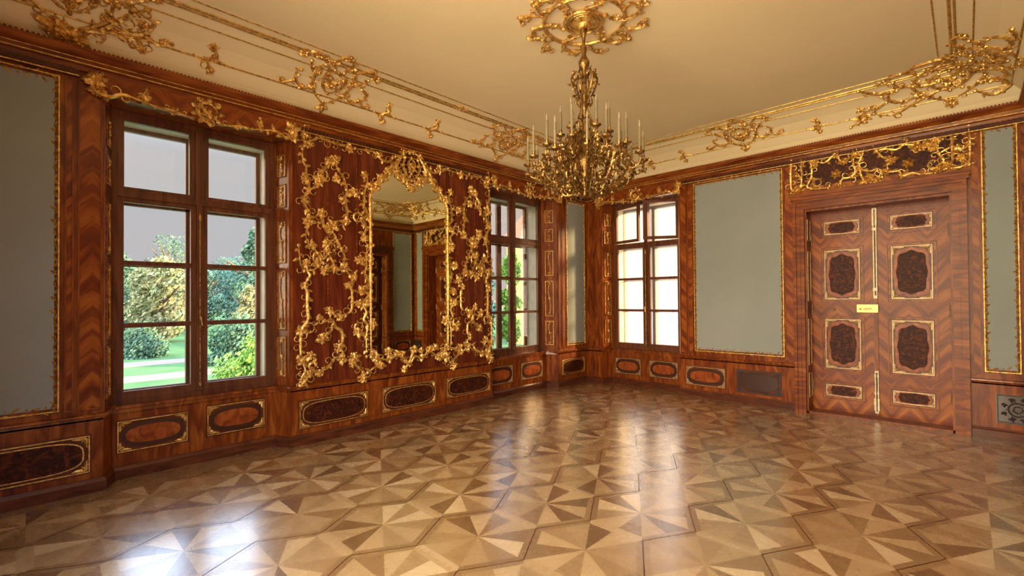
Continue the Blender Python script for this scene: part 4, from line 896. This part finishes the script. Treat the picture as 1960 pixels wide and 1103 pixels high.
# ================================================================ the garden and courtyard outside
GZ = -1.2
struct(MB(lambda x, z, y: (x, y, z)).box(-60, 120, GZ-.3, GZ, 6.3, 170).build('ground_lawn', 'lawn'))
struct(MB().prism([(8.35, -60), (120, -60), (120, 80), (8.35, 5.3)], GZ-.3, GZ+.01).build('ground_courtyard', 'yard'))
for a, b, l in ((26.0, 28.0, 'far pale gravel path across the lawn'), (21.0, 22.7, 'near pale gravel path across the lawn')):
    tag(MB(lambda x, z, y: (x, y, z)).box(-30, 19, GZ-.1, GZ+.012, a, b).build('gravel_path', 'path'), l, 'path')
def plant(name, label, cat, x, y, h, rad, mat, n, seed, leaf=.22, trunk=True, shape='round', base=.15, group=None):
    r = random.Random(seed); root = thing(name, label, cat, (x, y, GZ), group)
    if trunk:
        mb = MB(); P = [Vector((x+r.uniform(-.1, .1)*i*.3, y, GZ+h*.8*i/5)) for i in range(6)]; mb.tube3(P, [rad*.10*(1-i*.15) for i in range(6)], 8)
        for i in range(7):
            a = r.uniform(0, 6.28); z = GZ+h*r.uniform(.3, .7); mb.tube3([(x, y, z), (x+rad*.35*math.cos(a), y+rad*.35*math.sin(a), z+h*.12), (x+rad*.6*math.cos(a), y+rad*.6*math.sin(a), z+h*.22)], [rad*.04, rad*.03, rad*.012], 5)
        mb.build('trunk', 'bark', root)
    blobs = []
    for i in range(26):
        t = r.random(); z = base+(1-base)*t*.92
        k = {'round': math.sqrt(max(.05, 1-(2*t-.9)**2)), 'cone': 1.05-t, 'mound': math.sqrt(max(.05, 1-t*t))}[shape]
        a = r.uniform(0, 6.28); d = rad*k*.62*math.sqrt(r.random()); blobs.append((x+d*math.cos(a), y+d*math.sin(a), GZ+h*z, rad*(.36 if shape != 'cone' else .22)*r.uniform(.7, 1.2)))
    mb = MB(); n = int(n*1.8); leaf *= .72
    for i in range(n):
        bx, by, bz, br = r.choice(blobs); d = Vector((r.gauss(0, 1), r.gauss(0, 1), r.gauss(0, 1))).normalized()*br*r.uniform(.75, 1.1); p = Vector((bx, by, bz))+d
        if p.z < GZ: p.z = GZ+.02
        a = Vector((r.gauss(0, 1), r.gauss(0, 1), r.gauss(0, 1))).normalized(); b = a.orthogonal().normalized(); c = a.cross(b); s = leaf*r.uniform(.6, 1.3)
        mb.face(mb.raw(p-b*s), mb.raw(p-c*s*.5), mb.raw(p+b*s), mb.raw(p+c*s*.5))
    mb.build('foliage', mat, root)
G_ = 'park trees behind the lawn'
plant('tree', 'pale yellow-green tree in the left panes of the garden window', 'tree', 6.6, 41, 5.7, 2.6, 'fol_yel', 3000, 1, group=G_)
plant('tree', 'dark green tree at the left edge of the garden window view', 'tree', 5.4, 56, 6.8, 3.7, 'fol_dark', 3200, 2, group=G_)
plant('tree', 'thin tall tree rising above the others in the left panes', 'tree', 10.7, 62, 10.5, 2.9, 'fol_dark', 700, 3, group=G_)
plant('tree', 'blue-green tree between the two halves of the garden window', 'tree', 10.9, 50, 5.8, 2.5, 'fol_blue', 3000, 4, group=G_)
plant('tree', 'blue-green rounded tree in the right panes of the garden window', 'tree', 17.4, 65, 7.6, 4.8, 'fol_blue', 3200, 5, group=G_)
plant('tree', 'tallest dark green tree in the right panes of the garden window', 'tree', 10.9, 34, 7.8, 1.7, 'fol_dark', 3200, 6, group=G_)
plant('tree', 'yellow-green conical tree in the right panes of the garden window', 'tree', 7.7, 26, 3.7, 1.2, 'fol_yel', 2400, 7, shape='cone', trunk=True, base=.02, group=G_)
plant('shrub', 'wide dark clipped shrub on the lawn in the left panes', 'shrub', 4.2, 30.5, 1.35, 1.6, 'fol_dark', 2600, 8, .13, False, 'mound', 0)
plant('shrub', 'dark shrub behind the bright bush in the right panes', 'shrub', 6.6, 24, 2.2, 1.5, 'fol_dark', 2400, 9, .14, False, 'mound', 0)
plant('shrub', 'bright green bush close outside the garden window', 'shrub', 4.3, 14, 1.7, 1.25, 'fol_bright', 3000, 10, .09, False, 'mound', 0)
for i, (x, y, h, rd_, m, l) in enumerate(((15.2, 17.2, 4.8, 1.3, 'fol_blue', 'blue-green tree seen in the left panes of the second window'), (17.0, 16.6, 5.6, .7, 'fol_bright', 'slim bright green tree in front of the yellow building'),
                                     (22, 24.5, 6.0, 1.2, 'fol_dark', 'dark green tree behind the yellow building corner'), (20, 38, 8, 4, 'fol_dark', 'broad tree far beyond the second window'), (15.5, 50, 7.5, 4.5, 'fol_blue', 'broad blue-green tree far to the right of the lawn'))):
    plant('tree', l, 'tree', x, y, h, rd_, m, 2600, 20+i, group=G_)
def wing():
    root = thing('building', 'yellow rendered palace wing outside the second window', 'building', (26, 22, GZ))
    F = lambda x, z, y: (x, y, z)
    x0, y0, y1 = 21.5, 20.0, 21.3; H = 5.2
    MB(F).box(x0, 34, GZ, H, y0, y1+8 if False else y1).build('wall', 'yellow', root)
    MB(F).box(x0-.3, 34, H, H+.25, y0-.3, y1+.3).build('cornice', 'cream', root)
    mb = MB(F); i = [mb.pt(*p) for p in ((x0-.3, H+.25, y0-.3), (34, H+.25, y0-.3), (34, H+.25, y1+.3), (x0-.3, H+.25, y1+.3), (x0+1, H+2, (y0+y1)/2), (34, H+2, (y0+y1)/2))]
    mb.face(i[0], i[1], i[5], i[4]); mb.face(i[2], i[3], i[4], i[5]); mb.face(i[0], i[4], i[3]); mb.face(i[1], i[2], i[5]); mb.face(i[3], i[2], i[1], i[0]); mb.build('roof', 'roof', root)
    for row, z in enumerate((-.3, 1.9, 4.0)):
        for j in range(5):
            x = x0+.55+j*2.1
            w_ = MB(F).box(x-.08, x+.68, z-.08, z+1.18, y0-.05, y0-.01).build('window', 'cream', root)
            MB(F).box(x, x+.6, z, z+1.1, y0-.08, y0-.05).build('pane', 'darkglass', w_)
wing()
